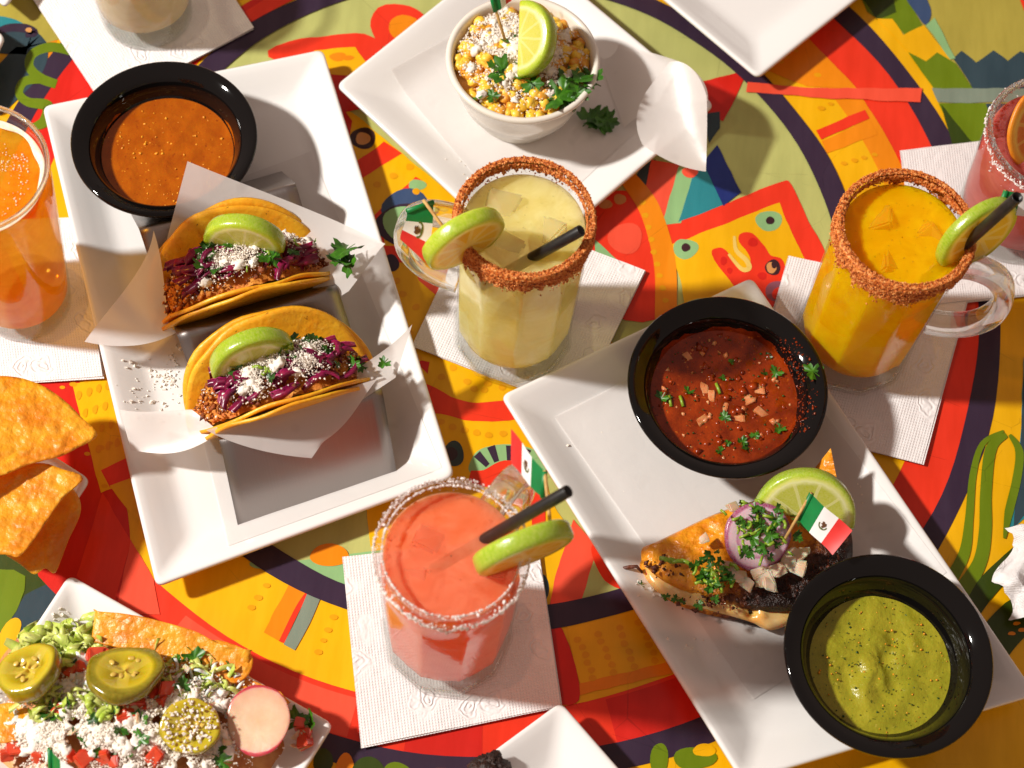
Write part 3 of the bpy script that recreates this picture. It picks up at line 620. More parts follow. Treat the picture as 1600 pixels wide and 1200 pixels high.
def make_liner(quad, hf, label, n=34, perforated=False, lift=.0006):
    Q = [P(x, y, .009).xy for x, y in quad]; V = []
    for i in range(n):
        for j in range(n):
            u, v = i/(n-1), j/(n-1); p = (Q[0]*(1-u)+Q[1]*u)*(1-v)+(Q[3]*(1-u)+Q[2]*u)*v
            V.append((p.x, p.y, hf(p.x, p.y)+lift+.0005*abs(noise.noise(Vector((p.x*30, p.y*30, 2))))))
    o = obj('paper_liner', V, grid(n, n), M['liner']); tag(o, label, 'paper liner'); return o
make_liner([(232, 330), (486, 236), (690, 742), (359, 862)], h_taco, 'flat white deli paper under the steel taco stand')
make_liner([(866, 652), (1168, 500), (1470, 905), (1178, 1092)], h_right, 'flat white deli paper under the quesadilla')
lc = make_liner([(610, 118), (800, 2), (1040, 160), (822, 372)], h_corn, 'white deli paper under the corn bowl with a curled corner')
BASE[lc.name] = Vector(lc.location)
obj('rising_fold', *bez([[(925, 62, .011), (975, 70, .018), (1020, 82, .034), (1062, 96, .050)],
            [(938, 95, .0105), (985, 98, .016), (1040, 100, .036), (1095, 112, .054)],
            [(950, 130, .0105), (985, 125, .014), (1030, 125, .034), (1108, 135, .054)],
            [(975, 200, .0105), (985, 190, .012), (1000, 170, .026), (1106, 158, .052)]], 20, 20), M['paper'], lc)
obj('curled_tongue', *bez([[(1046, 97, .0500), (1062, 92, .056), (1090, 100, .060), (1104, 150, .058)],
            [(1030, 122, .0440), (1060, 125, .046), (1095, 150, .052), (1106, 190, .050)],
            [(972, 165, .0400), (1030, 180, .026), (1080, 214, .032), (1104, 232, .042)],
            [(1004, 226, .0330), (1035, 250, .032), (1068, 264, .034), (1103, 268, .036)]], 22, 22), M['paper'], lc)
# ================================================================ black bowls and salsas
BOWL = [(.0, .0), (.030, .0), (.033, .002), (.036, .010), (.049, .030), (.058, .0425), (.0655, .0452), (.0668, .0468), (.0667, .0482), (.0656, .0492), (.0638, .0490), (.0600, .0468), (.0562, .0446), (.0546, .0434), (.0533, .0412), (.0500, .034), (.0470, .022), (.042, .0115), (.034, .0065), (.015, .005), (.0005, .005)]
def make_bowl(px, py, label, zb, level, kind, tilt=None, s=1.0):
    zr = zb+.047*s; c = P(px, py, zr); c = Vector((c.x, c.y, zb))
    V, F = lathe([(r*s, z*s) for r, z in BOWL], 84, c)
    o = obj('salsa_bowl', V, F, M['black']); tag(o, label, 'bowl', 'black salsa bowls')
    rl = None
    for (r0, z0), (r1, z1) in zip(BOWL[12:], BOWL[13:]):
        if z1 <= level <= z0: rl = r1+(r0-r1)*(level-z1)/(z0-z1)
    return o, Vector((c.x, c.y, zb+level*s)), rl*s
def surf(c, R, seed, amp=.0006, rim=.0008, n=56, m=22):
    V = []
    for i in range(m):
        r = R*(i/(m-1))
        for k in range(n):
            th = TAU*k/n; x, y = r*math.cos(th), r*math.sin(th)
            z = amp*noise.fractal(Vector((x*70+seed, y*70, 1)), 1, 2, 3)*(1-(r/R)**4)+rim*(r/R)**8
            V.append((c.x+x, c.y+y, c.z+z))
    return V, grid(m, n, True)
o, cO, rO = make_bowl(257, 216, 'black bowl of orange salsa on the taco plate', .0088, .0275, 0, s=.985)
V, F = surf(cO, rO+.0006, 3, .0011); so = obj('orange_salsa', V, F, M['salsa_orange']); tag(so, 'orange seeded chile salsa inside the black bowl beside the tacos', 'salsa')
def scatter_disc(c, R, n, dz, rs, power=.5):
    a = rs.rand(n)*TAU; r = R*rs.rand(n)**power; return np.stack([c.x+r*np.cos(a), c.y+r*np.sin(a), np.full(n, c.z+dz)], -1)
seeds = scatter_disc(cO, rO*.95, 120, -.0002, nr); V, F = grains(seeds, .0005, .0015, jit=.3); sd = obj('seeds', V, F, M['seed'], so, smooth=True); sd['kind'] = 'stuff'
o, cR, rR = make_bowl(1137, 603, 'black bowl of chunky red salsa with cilantro above the quesadilla', .0088, .031, 0, s=1.02)
V, F = surf(cR, rR+.0006, 9, .0018); sr_ = obj('red_salsa', V, F, M['salsa_red']); tag(sr_, 'chunky red tomato salsa with onion and cilantro in the black bowl', 'salsa')
o, cG, rG = make_bowl(1388, 1022, 'black bowl of green tomatillo salsa in the lower right', .0088, .0245, 0, s=1.0)
V, F = surf(cG, rG+.0006, 21, .0034, .0006); sg = obj('green_salsa', V, F, M['salsa_green']); tag(sg, 'thick green tomatillo salsa inside the lower right black bowl', 'salsa')
fl = scatter_disc(cG, rG*.95, 150, .0006, nr); V, F = grains(fl, .0003, .0009, jit=.3); x = obj('herb_flecks', V, F, M['cilantro_dark'], sg); x['kind'] = 'stuff'
fl = scatter_disc(cG, rG*.95, 70, .0008, nr); V, F = grains(fl, .0004, .0011, jit=.2); x = obj('tomatillo_seeds', V, F, M['seed'], sg); x['kind'] = 'stuff'
def tide(c, zb, sc, level, mat, parent, seed, hi):
    """salsa left on the wall above the surface"""
    V = []; m = 120; W = sorted(((z, r) for r, z in BOWL[12:]), key=lambda q: q[0])
    for k in range(m):
        th = TAU*k/m; top_ = hi*max(0, .35+1.3*noise.noise(Vector((math.cos(th)*1.6+seed, math.sin(th)*1.6, 2)))+.5*noise.noise(Vector((math.cos(th)*7+seed, math.sin(th)*7, 5))))
        for i in range(5):
            z = level-.001+(top_+.001)*i/4; r = float(np.interp(z, [q[0] for q in W], [q[1] for q in W]))*sc-.0004*(1-i/4*.8)
            V.append((c.x+r*math.cos(th), c.y+r*math.sin(th), zb+z*sc))
    obj('tide_mark', V, grid(m, 5)+[((m-1)*5+i, (m-1)*5+i+1, i+1, i) for i in range(4)], mat, parent)
tide(cO, .0088, .985, .0275, M['salsa_orange'], so, 3, .004); tide(cR, .0088, 1.02, .031, M['salsa_red'], sr_, 8, .006); tide(cG, .0088, 1.0, .0245, M['salsa_green'], sg, 14, .006)
# dried salsa splashes on the red bowl's right wall
a = nr.uniform(-.5, .9, 260); zz = nr.uniform(.033, .0475, 260); rr_ = np.interp(zz, [.031, .034, .0412, .0446, .0468], [.049, .05, .0533, .0562, .060])*1.02-.0002
V, F = grains(np.stack([cR.x+rr_*np.cos(a), cR.y+rr_*np.sin(a), .0088+zz*1.02], -1), .0003, .0012, jit=.4); x = obj('salsa_splashes', V, F, M['salsa_red'], sr_); x['kind'] = 'stuff'

# ---------------------------------------------------------------- leaves, stems, dice (shared meshes)
def leaf_mesh(seed, mat, L=.011):
    rr = random.Random(seed); out = []; n = 30
    for k in range(n):
        th = -PI*.86+PI*1.72*k/(n-1); r = L*(.42+.58*abs(math.cos(1.5*th))**.7)*(1+.16*math.sin(9*th+seed)+.06*rr.uniform(-1, 1)); out.append((r*math.sin(th), r*math.cos(th)))
    V = [(0, 0, 0)]; F = []
    b1, b2 = rr.uniform(20, 55), rr.uniform(-30, 30)
    for s in (.5, 1):
        for x, y in out: V.append((x*s, y*s, b1*(x*s)**2+b2*(y*s)**2+.0007*math.sin(x*900+seed)*s+.0006*math.sin(y*700)))
    for k in range(n-1): F += [(0, 1+k, 2+k), (1+k, 1+n+k, 2+n+k, 2+k)]
    st = len(V); V += [(-.0005, 0, 0), (.0005, 0, 0), (.0006, -L*.9, .0006), (-.0001, -L*.9, .0006)]; F.append((st, st+1, st+2, st+3))
    return mesh('cilantro_leaf', V, F, mat)
LEAVES = [leaf_mesh(i, M['cilantro'], .0065+.0012*i) for i in range(5)] + [leaf_mesh(9+i, M['cilantro_dark'], .006) for i in range(2)]
def stem_mesh(i):
    V, F = tube([(-.004, 0, 0), (0, .0006*i, .0004), (.004, 0, 0)], .0011+.0002*i, 8); return mesh('chopped_stem', V, F, M['stem'])
STEMS = [stem_mesh(i) for i in range(3)]
def lump_mesh(name, mat, s, seed, flat=.8, amp=.25, box=.5):
    V = []; n, m = 8, 10; rr = Vector((seed*3.1, seed, 0))
    for i in range(n):
        ph = PI*i/(n-1)
        for k in range(m):
            th = TAU*k/m; d = Vector((math.sin(ph)*math.cos(th), math.sin(ph)*math.sin(th), math.cos(ph)))
            q = d/max(abs(d.x), abs(d.y), abs(d.z)); q = d*(1-box)+q*box; q *= 1+amp*noise.noise(d*1.7+rr); V.append((q.x*s, q.y*s, q.z*s*flat))
    return mesh(name, V, grid(n, m, True), mat)
def dice_mesh(name, mat, s, seed, flat=.8, jit=.25):
    rr = random.Random(seed); bm = bmesh.new(); bmesh.ops.create_cube(bm, size=2*s)
    for v in bm.verts: v.co = Vector((v.co.x*(1+rr.uniform(-jit, jit)), v.co.y*(1+rr.uniform(-jit, jit)), v.co.z*flat*(1+rr.uniform(-jit, jit)*1.3)))
    bmesh.ops.bevel(bm, geom=bm.edges[:], offset=s*.16, segments=2, affect='EDGES'); me = bpy.data.meshes.new(name); bm.to_mesh(me); bm.free(); me.materials.append(mat)
    return me
def rotm(rr, tiltmax=.6):
    return Matrix.Rotation(rr.uniform(0, TAU), 4, 'Z') @ Matrix.Rotation(rr.uniform(-tiltmax, tiltmax), 4, 'X') @ Matrix.Rotation(rr.uniform(-tiltmax, tiltmax), 4, 'Y')
def sprinkle(me_list, pts, parent, name, tilt=.6, smin=.8, smax=1.2, rr=rnd):
    for p in pts:
        me = rr.choice(me_list); s = rr.uniform(smin, smax)
        link(name, me, parent, Matrix.Translation(Vector(p)) @ rotm(rr, tilt) @ Matrix.Scale(s, 4))
ONION = [dice_mesh('onion_piece', M['onion'], .0034, i, .26, .6) for i in range(5)]
ONIONR = [dice_mesh('onion_piece', M['onion_red'], .0040, i+4, .5, .4) for i in range(3)]
TOM = [dice_mesh('tomato_piece', M['tomato'], .0034, i+10, .75, .38) for i in range(5)]
KER = [lump_mesh('corn_kernel', M['kernel'], .0044, i+20, .8, .3, .35) for i in range(4)] + [lump_mesh('corn_kernel', M['kernel_roast'], .0043, i+30, .8, .3, .35) for i in range(2)]
# red salsa pieces, where the photograph shows them
for (x, y) in ((1130, 633), (1168, 625), (1157, 655), (1189, 645), (1102, 610), (1110, 620), (1187, 608), (1100, 655), (1075, 560)):
    p = P(x, y, cR.z+.0002); link('onion_piece', rnd.choice(ONIONR), sr_, Matrix.Translation(p-Vector((0, 0, .0006))) @ rotm(rnd, .3) @ Matrix.Diagonal((rnd.uniform(.5, .8), rnd.uniform(.9, 1.4), .45, 1)))
for (x, y, s) in ((1132, 652, .6), (1195, 583, .6), (1212, 582, .6), (1143, 565, .4), (1218, 670, .7), (1125, 705, .5), (1168, 700, .7), (1160, 690, .4), (1033, 622, .6), (1200, 557, .5), (1180, 680, .5), (1137, 692, .4), (1075, 612, .4), (1128, 590, .4)):
    link('cilantro_leaf', rnd.choice(LEAVES), sr_, Matrix.Translation(P(x, y, cR.z+.0009)) @ rotm(rnd, .35) @ Matrix.Scale(s, 4))
link('cilantro_leaf', LEAVES[2], sr_, Matrix.Translation(P(1270, 580, .0575)) @ Matrix.Rotation(.9, 4, 'Z') @ Matrix.Scale(.8, 4))
for (x, y) in ((1122, 607), (1047, 627), (1065, 627)): link('chopped_stem', STEMS[0], sr_, Matrix.Translation(P(x, y, cR.z+.0009)) @ Matrix.Rotation(rnd.uniform(1.6, 2.2), 4, 'Z'))
fl = scatter_disc(cR, rR*.93, 90, -.0010, nr); V, F = grains(fl, .0012, .0034, cube=True, jit=.2); x = obj('salsa_chunks', V, F, M['salsa_chunk'], sr_); x['kind'] = 'stuff'
fl = scatter_disc(cR, rR*.93, 60, -.0005, nr); V, F = grains(fl, .0008, .0022, cube=True, jit=.25); x = obj('onion_bits', V, F, M['onion_red'], sr_); x['kind'] = 'stuff'
fl = scatter_disc(cR, rR*.95, 160, .0007, nr); V, F = grains(fl, .0003, .001, jit=.3); x = obj('herb_flecks', V, F, M['cilantro_dark'], sr_); x['kind'] = 'stuff'

# ================================================================ taco stand
ZR = .052
L_ = [P(372, 823, .0098), P(342, 684, ZR), P(276, 521, ZR), P(217, 357, ZR)]
R_ = [P(621, 745, .0098), P(597, 607, ZR), P(527, 447, ZR), P(462, 287, ZR)]
def valley(a, b): m = (a+b)/2; return Vector((m.x, m.y, .016))
def profile(a):
    f, r1, r2, r3 = a; back = r3+(r3-r2)*.45; back = Vector((back.x, back.y, .0098))
    return [f, r1, valley(r1, r2), r2, valley(r2, r3), r3, back]
def smoothline(pts, r=.006):
    out = [pts[0]]
    for i in range(1, len(pts)-1):
        a, c, b = pts[i-1], pts[i], pts[i+1]; p = c+(a-c).normalized()*r; q = c+(b-c).normalized()*r
        for k in range(7): t = k/6; out.append(p*(1-t)**2+c*2*t*(1-t)+q*t*t)
    out.append(pts[-1]); return out
sl, sr2 = smoothline(profile(L_)), smoothline(profile(R_)); V = []; UV = []; nu = 14
for i, (a, b) in enumerate(zip(sl, sr2)):
    for k in range(nu): u = k/(nu-1); V.append(a*(1-u)+b*u); UV.append((u, i/len(sl)))
F = grid(len(sl), nu); n0 = len(V)
V2 = [v-Vector((0, 0, .0012)) for v in V]; F2 = [tuple(n0+i for i in f)[::-1] for f in F]
m_ = len(sl); E_ = []
for i in range(m_-1):
    for k in (0, nu-1):
        a, b = i*nu+k, (i+1)*nu+k; E_.append((a, b, b+n0, a+n0) if k else (b, a, a+n0, b+n0))
for k in range(nu-1):
    for i in (0, m_-1):
        a, b = i*nu+k, i*nu+k+1; E_.append((a, b, b+n0, a+n0) if i == 0 else (b, a, a+n0, b+n0))
st = obj('taco_stand', V+V2, F+F2+E_, M['steel'], uv=UV+UV); tag(st, 'folded brushed steel taco stand holding two tacos', 'taco stand')

# ================================================================ tacos
CRUMB = M['cotija']; CLUMP = [lump_mesh('cheese_clump', M['cotija'], .0036, 60+i, .7, .9, .2) for i in range(4)]
def make_taco(i, j, label, lean, shift, Rt=.066, seed=0, zf=.024):
    """fold line in the valley between ridges i and j; a runs along the fold, b points away from the viewer"""
    vl, vr = (L_[i]+L_[j])/2, (R_[i]+R_[j])/2; c = (vl+vr)/2; a = vr-vl; a.z = 0; a.normalize(); b = Vector((-a.y, a.x, 0))
    c = Vector((c.x, c.y, zf))+a*shift[0]+b*shift[1]+Vector((0, 0, shift[2]))
    root = thing('taco', (c.x, c.y, .012), label, 'taco', 'tacos in the steel stand')
    def sec(v, th, extra):                                    # section of the folded shell: v = arc length from the fold
        r0 = .0075; s = 1 if v >= 0 else -1; v = abs(v); le = math.radians(lean+4+extra*.7 if s > 0 else lean-13); arc = r0*(PI/2-le)
        if v < arc: q = v/r0; return s*r0*math.sin(q)*1.0, r0*(1-math.cos(q))
        q = PI/2-le; x0, z0 = r0*math.sin(q), r0*(1-math.cos(q)); d = v-arc; le2 = le
        return s*(x0+d*math.sin(le2)), z0+d*math.cos(le2)
    def shell(name, off, Rr, rot, ph):
        V = []; n, m = 22, 72
        for ii in range(n):
            rr = Rr*ii/(n-1)
            for k in range(m):
                t = TAU*k/m; f = 1+.018*math.sin(3*t+ph)+.012*math.sin(5*t+2*ph); u, v = rr*f*math.cos(t), rr*f*math.sin(t)
                wob = .0035*noise.noise(Vector((u*30+ph, v*30, seed)))*(rr/Rr)
                x, z = sec(v, 0, 4+6*(u/Rr)**2)
                s = 1 if v > 0 else -1
                p = c+a*(u*math.cos(rot))+b*(x+s*(off+wob))+Vector((0, 0, z-off*.6)); V.append(p)
        n0 = len(V); F = grid(n, m, True); th = .0022
        V2 = []
        for idx, p in enumerate(V):
            k = idx % m; s = 1 if math.sin(TAU*k/m) > 0 else -1; V2.append(p+b*(s*th)-Vector((0, 0, th*.5)))
        F2 = [tuple(n0+q for q in f)[::-1] for f in F]; last = (n-1)*m
        ed = [(last+k, last+(k+1) % m, n0+last+(k+1) % m, n0+last+k) for k in range(m)]
        return obj(name, V+V2, F+F2+[e[::-1] for e in ed], M['tortilla'], root)
    shell('tortilla', 0, Rt, 0, seed); shell('tortilla', .0034, Rt*1.01, 0, seed+2.3)
    def top(u, v):                                            # v 0..1 from the front rim to the back wall
        g = max(0.0, 1-(u/(Rt*.93))**2)**.5
        h = (.050-.014*v-.01*max(0, v-.6))*g; wfr = -h*math.tan(math.radians(lean-13))*.98-.003; wbk = h*math.tan(math.radians(lean+6))
        w = wfr+(wbk-wfr)*v; hh = h+.0075*math.sin(PI*min(1, v*1.05))*g
        return c+a*u+b*w+Vector((0, 0, hh))
    rr = random.Random(seed+5); rs = np.random.RandomState(seed+3)
    V = []; n, m = 46, 20
    for ii in range(n):
        for k in range(m):
            u = (-1+2*ii/(n-1))*Rt*.92; p = top(u, k/(m-1)); d = noise.fractal(p*190, 1, 2, 3)*.0028; V.append(p+Vector((0, 0, d-.003)))
    o = obj('pork_filling', V, grid(n, m), M['meat'], root)
    def pts(nn, u0, u1, v0, v1, dz):
        return [top(rr.uniform(u0, u1)*Rt, rr.uniform(v0, v1))+Vector((0, 0, dz+rr.uniform(-.001, .0015))) for _ in range(nn)]
    V, F = grains([tuple(p) for p in pts(420, -.95, -.2, 0, 1, 0)], .0008, .0026, jit=.45, rs=rs); x = obj('shredded_pork', V, F, M['meat'], root); x['kind'] = 'stuff'
    V, F = grains([tuple(p) for p in pts(320, -.9, .95, 0, 1, .003)], .0008, .0026, jit=.45, rs=rs); x = obj('browned_pork', V, F, M['meat_dark'], root); x['kind'] = 'stuff'
    # cabbage shreds: short curved ribbons
    for q in range(46):
        p = top(rr.uniform(-.62, .82)*Rt, rr.uniform(.04, .78))+Vector((0, 0, .0025+rr.uniform(0, .004))); th = rr.uniform(-.6, .9); d = a*math.cos(th)+b*math.sin(th)
        sd_ = d.cross(Vector((0, 0, 1))).normalized(); ln = rr.uniform(.010, .022); wd = rr.uniform(.003, .0075); cv = rr.uniform(-.005, .005); VV = []
        for k in range(7):
            tt = k/6-.5; ctr = p+d*(tt*ln)+sd_*(cv*(1-4*tt*tt))+Vector((0, 0, .0028*(1-4*tt*tt)-.001)); tw = sd_*wd/2+Vector((0, 0, wd*.35*math.sin(3*tt+q)))
            VV += [ctr+tw, ctr-tw, ctr-tw*.8-Vector((0, 0, .0009)), ctr+tw*.8-Vector((0, 0, .0009))]
        obj('cabbage_shred', VV, grid(7, 4, True), M['cabbage'], root)
    # green garnish, then cheese over it
    sprinkle(LEAVES, pts(22, -.4, .85, .15, .8, .0065), root, 'cilantro_leaf', .9, .5, .95, rr)
    sprinkle(STEMS, pts(9, -.4, .7, .1, .6, .006), root, 'chopped_stem', .4, .5, .9, rr)
    cl = []
    for q in range(9):
        u0, v0 = rr.uniform(-.35, .55), rr.uniform(.15, .62)
        for _ in range(rr.randint(160, 560)):
            p = top((u0+rr.gauss(0, .09))*Rt, min(1, max(.02, v0+rr.gauss(0, .1)))); cl.append(tuple(p+Vector((0, 0, .0055+abs(rr.gauss(0, .0016))))))
    for _ in range(260):
        p = top(rr.uniform(-.95, .9)*Rt, rr.uniform(.0, .95)); cl.append(tuple(p+Vector((0, 0, .004+rr.uniform(0, .003)))))
    for q in range(len(cl)//100): link('cheese_clump', CLUMP[q % 4], root, Matrix.Translation(Vector(cl[q*83 % max(1, len(cl)-270)])-Vector((0, 0, .0015))) @ rotm(rr, .6) @ Matrix.Scale(rr.uniform(.5, 1.1), 4))
    V, F = grains(cl, .00025, .0009, jit=.3, rs=rs); x = obj('cheese_crumbs', V, F, CRUMB, root, smooth=False); x['kind'] = 'stuff'
    return root, top, c, a, b
t1, top1, c1, a1, b1 = make_taco(2, 3, 'upper taco in shadow, nearest the orange salsa bowl', 33, (-.002, -.015, .0), seed=2)
t2, top2, c2, a2, b2 = make_taco(1, 2, 'lower brightly lit taco, nearest the bare steel front of the stand', 33, (-.004, -.017, .0), seed=11)
def lime_slice(px, py, z, ang, alpha, label, half=False, R=LR, t=.011, spin=0, seed=0, mat='lime'):
    V, F = disc(R, t, half, 44, .012, seed)
    return put('lime_slice', V, F, M[mat], camframe(P(px, py, z), ang, alpha, spin), label, 'lime slice', 'lime slices')
lime_slice(383, 378, .078, -8, 30, 'lime wedge tucked into the upper taco', True, LR, .011, 0, 1)
lime_slice(396, 562, .072, 22, 30, 'lime wedge tucked into the lower taco', True, LR*1.05, .012, 0, 2)
# deli papers around the tacos
def paper(label, patches, loc):
    root = thing('deli_paper', loc, label, 'deli paper', 'deli papers around the tacos')
    for i, c in enumerate(patches): obj(('back_panel', 'wing', 'flap')[min(i, 2)], *bez(c, 18, 18), M['paper'], root)
    return root
paper('translucent deli paper wrapped behind the upper taco', [
    quadpatch([(293, 252, .078), (602, 381, .052), (520, 462, .034), (232, 482, .030)], [(1, 1, (0, 0, -.012)), (1, 2, (0, 4, -.014)), (2, 1, (0, 6, -.014)), (2, 2, (0, 8, -.014)), (0, 2, (6, -6, -.020)), (0, 1, (0, 0, -.006))]),
    quadpatch([(250, 350, .062), (262, 505, .046), (275, 520, .044), (200, 560, .036)], [(0, 0, (-10, 10, 0)), (3, 0, (-68, -26, .008)), (2, 0, (-40, -20, .004)), (3, 1, (-18, 4, 0)), (2, 1, (-10, 0, .006))]),
    quadpatch([(500, 420, .05), (600, 381, .060), (545, 455, .048), (470, 500, .040)], [(1, 1, (0, 0, .004))])], P(380, 430, .02))
paper('translucent deli paper with a pointed flap below the lower taco', [
    quadpatch([(330, 640, .030), (560, 570, .030), (600, 590, .054), (340, 676, .0545)], [(1, 1, (0, 0, -.004)), (1, 2, (0, 0, -.004)), (2, 1, (0, 0, -.002)), (2, 2, (0, 0, -.002))]),
    quadpatch([(540, 590, .050), (644, 507, .062), (618, 590, .052), (555, 632, .050)], [(1, 1, (6, 4, -.008)), (0, 2, (0, 12, 0)), (2, 2, (4, -4, -.003))]),
    quadpatch([(322, 672, .060), (590, 592, .060), (505, 690, .043), (487, 716, .040)], [(1, 1, (0, -4, .004)), (1, 2, (0, 0, .004)), (3, 1, (0, 0, .002)), (2, 0, (-26, 8, .002)), (1, 0, (-20, 4, 0)), (2, 3, (16, 6, 0))]),
    quadpatch([(187, 640, .040), (300, 640, .050), (345, 676, .052), (205, 704, .030)], [(3, 1, (20, 18, -.004)), (3, 2, (-10, 26, -.004)), (1, 1, (0, -10, .008)), (2, 1, (0, 12, -.01)), (2, 2, (-8, 8, -.008)), (0, 1, (0, 8, .006))])], P(450, 620, .02))
for (x, y, z, s, lab) in ((535, 398, .062, 1.3, 'cilantro sprig on the paper right of the upper taco'), (600, 567, .062, .9, 'single cilantro leaf on the paper right of the lower taco')):
    r = thing('cilantro_sprig', P(x, y, z), lab, 'cilantro', 'loose cilantro sprigs')
    for k in range(5 if s > 1 else 1): link('leaf', LEAVES[k % 5], r, Matrix.Translation(P(x+rnd.uniform(-10, 10)*(s > 1), y+rnd.uniform(-14, 14)*(s > 1), z+.002*k)) @ rotm(rnd, .7) @ Matrix.Scale(s*.8, 4))

# ================================================================ mugs
NF = 10
def facet(th, rot=0.0):
    q = ((th+rot) % (TAU/NF))-PI/NF; return math.cos(PI/NF)/math.cos(q)
MUG_O = [(.0375, .0), (.0405, .0008), (.0425, .003), (.0432, .008), (.0428, .014), (.0415, .020), (.0412, .026), (.0415, .05), (.0420, .08), (.0425, .11), (.0430, .130), (.0440, .1405), (.0446, .1480), (.0448, .1560), (.0446, .1600), (.0436, .1622), (.0424, .1625), (.0412, .1615), (.0407, .1590), (.0402, .148)]
def mug_r(rot):
    def f(r, z, th):
        k = 1.0 if z < .122 else max(0.0, 1-(z-.122)/.02)
        k *= .9 if r > .0395 or z < .016 else .25
        return r*(1+k*(facet(th, rot)-.985))
    return f
def dense(prof, step=.006):
    out = [prof[0]]
    for (r0, z0), (r1, z1) in zip(prof, prof[1:]):
        n = max(1, int(math.hypot(r1-r0, z1-z0)/step))
        for k in range(1, n+1): out.append((r0+(r1-r0)*k/n, z0+(z1-z0)*k/n))
    return out
def rim_crust(root, c, mat, name, n, drop, inner, size, seed, topskip=0.0, bot=0.0, H=.1625, Ro=.0448, Ri=.0405, gap=None, base=True):
    rs = np.random.RandomState(seed); pts = []
    def low(th): return drop*(.62+.45*noise.noise(Vector((math.cos(th)*1.7+seed, math.sin(th)*1.7, 0)))+.30*noise.noise(Vector((math.cos(th)*7+seed, math.sin(th)*7, 3)))+.22*noise.noise(Vector((math.cos(th)*21+seed, math.sin(th)*21, 7))))
    th = rs.rand(n)*TAU; q = rs.rand(n)
    for t_, u in zip(th, q):
        lo_ = low(t_); s = u*(lo_+.0042+inner)
        if s < lo_:
            if topskip and s > lo_*bot and rs.rand() < .8: continue
            r, z = Ro+.0006, H-.002-lo_+s
        elif s < lo_+.0042:
            f = (s-lo_)/.0042
            if rs.rand() < topskip: continue
            r, z = Ro+(Ri-Ro)*f, H+.0004
        else:
            f = s-lo_-.0042
            if rs.rand() < .25: continue
            r, z = Ri-.0004, H-.001-f*(.55+.5*noise.noise(Vector((math.cos(t_)*3, math.sin(t_)*3, seed))))
        pts.append((c.x+r*math.cos(t_), c.y+r*math.sin(t_), z))
    for k in range(int(n*.015)):                               # grains that slid down the glass
        t_ = rs.rand()*TAU; pts.append((c.x+(Ro-.0012)*math.cos(t_), c.y+(Ro-.0012)*math.sin(t_), H-.002-low(t_)-abs(rs.normal())*.006))
    V, F = grains(pts, size*.4, size*1.5, cube=True, jit=.4, power=2.6, rs=rs); x = obj(name, V, F, mat, root, smooth=False); x['kind'] = 'stuff'
    if base:                                                   # the packed layer under the loose grains
        V = []; m = 160
        for k in range(m):
            t_ = TAU*k/m; lo_ = low(t_)*.86
            for i in range(9):
                f = i/8
                if f < .55: r, z = Ro+.0005, H-.0015-lo_*(1-f/.55)
                elif f < .8: g = (f-.55)/.25; r, z = Ro+.0005+(Ri-Ro)*.62*g, H+.0005
                else: g = (f-.8)/.2; r, z = Ro+.0005+(Ri-Ro)*(.62+.3*g), H+.0005-.0008*g
                d = .0005*noise.noise(Vector((math.cos(t_)*60, math.sin(t_)*60, i*2+seed))); r += d*(1 if f < .6 else -.5); V.append((c.x+r*math.cos(t_), c.y+r*math.sin(t_), z+(d if .5 < f < .85 else 0)))
        F = [tuple(q) for q in grid(m, 9)] + [((m-1)*9+i, (m-1)*9+i+1, i+1, i) for i in range(8)]
        obj(name.replace('grains', 'band'), V, F, mat, root)
def ice_cubes(root, c, level, n, seed, mat, R=.03):
    rr = random.Random(seed); me = dice_mesh('ice_cube', M['ice_'+mat], .0100, seed, 1, .34)
    for k in range(n):
        an = TAU*k/n+rr.uniform(-.4, .4); r = R*rr.uniform(.58, .72)
        link('ice_cube', me, root, Matrix.Translation(Vector((c.x+r*math.cos(an), c.y+r*math.sin(an), level-.0098+rr.uniform(-.0012, .0006)))) @ rotm(rr, .5))
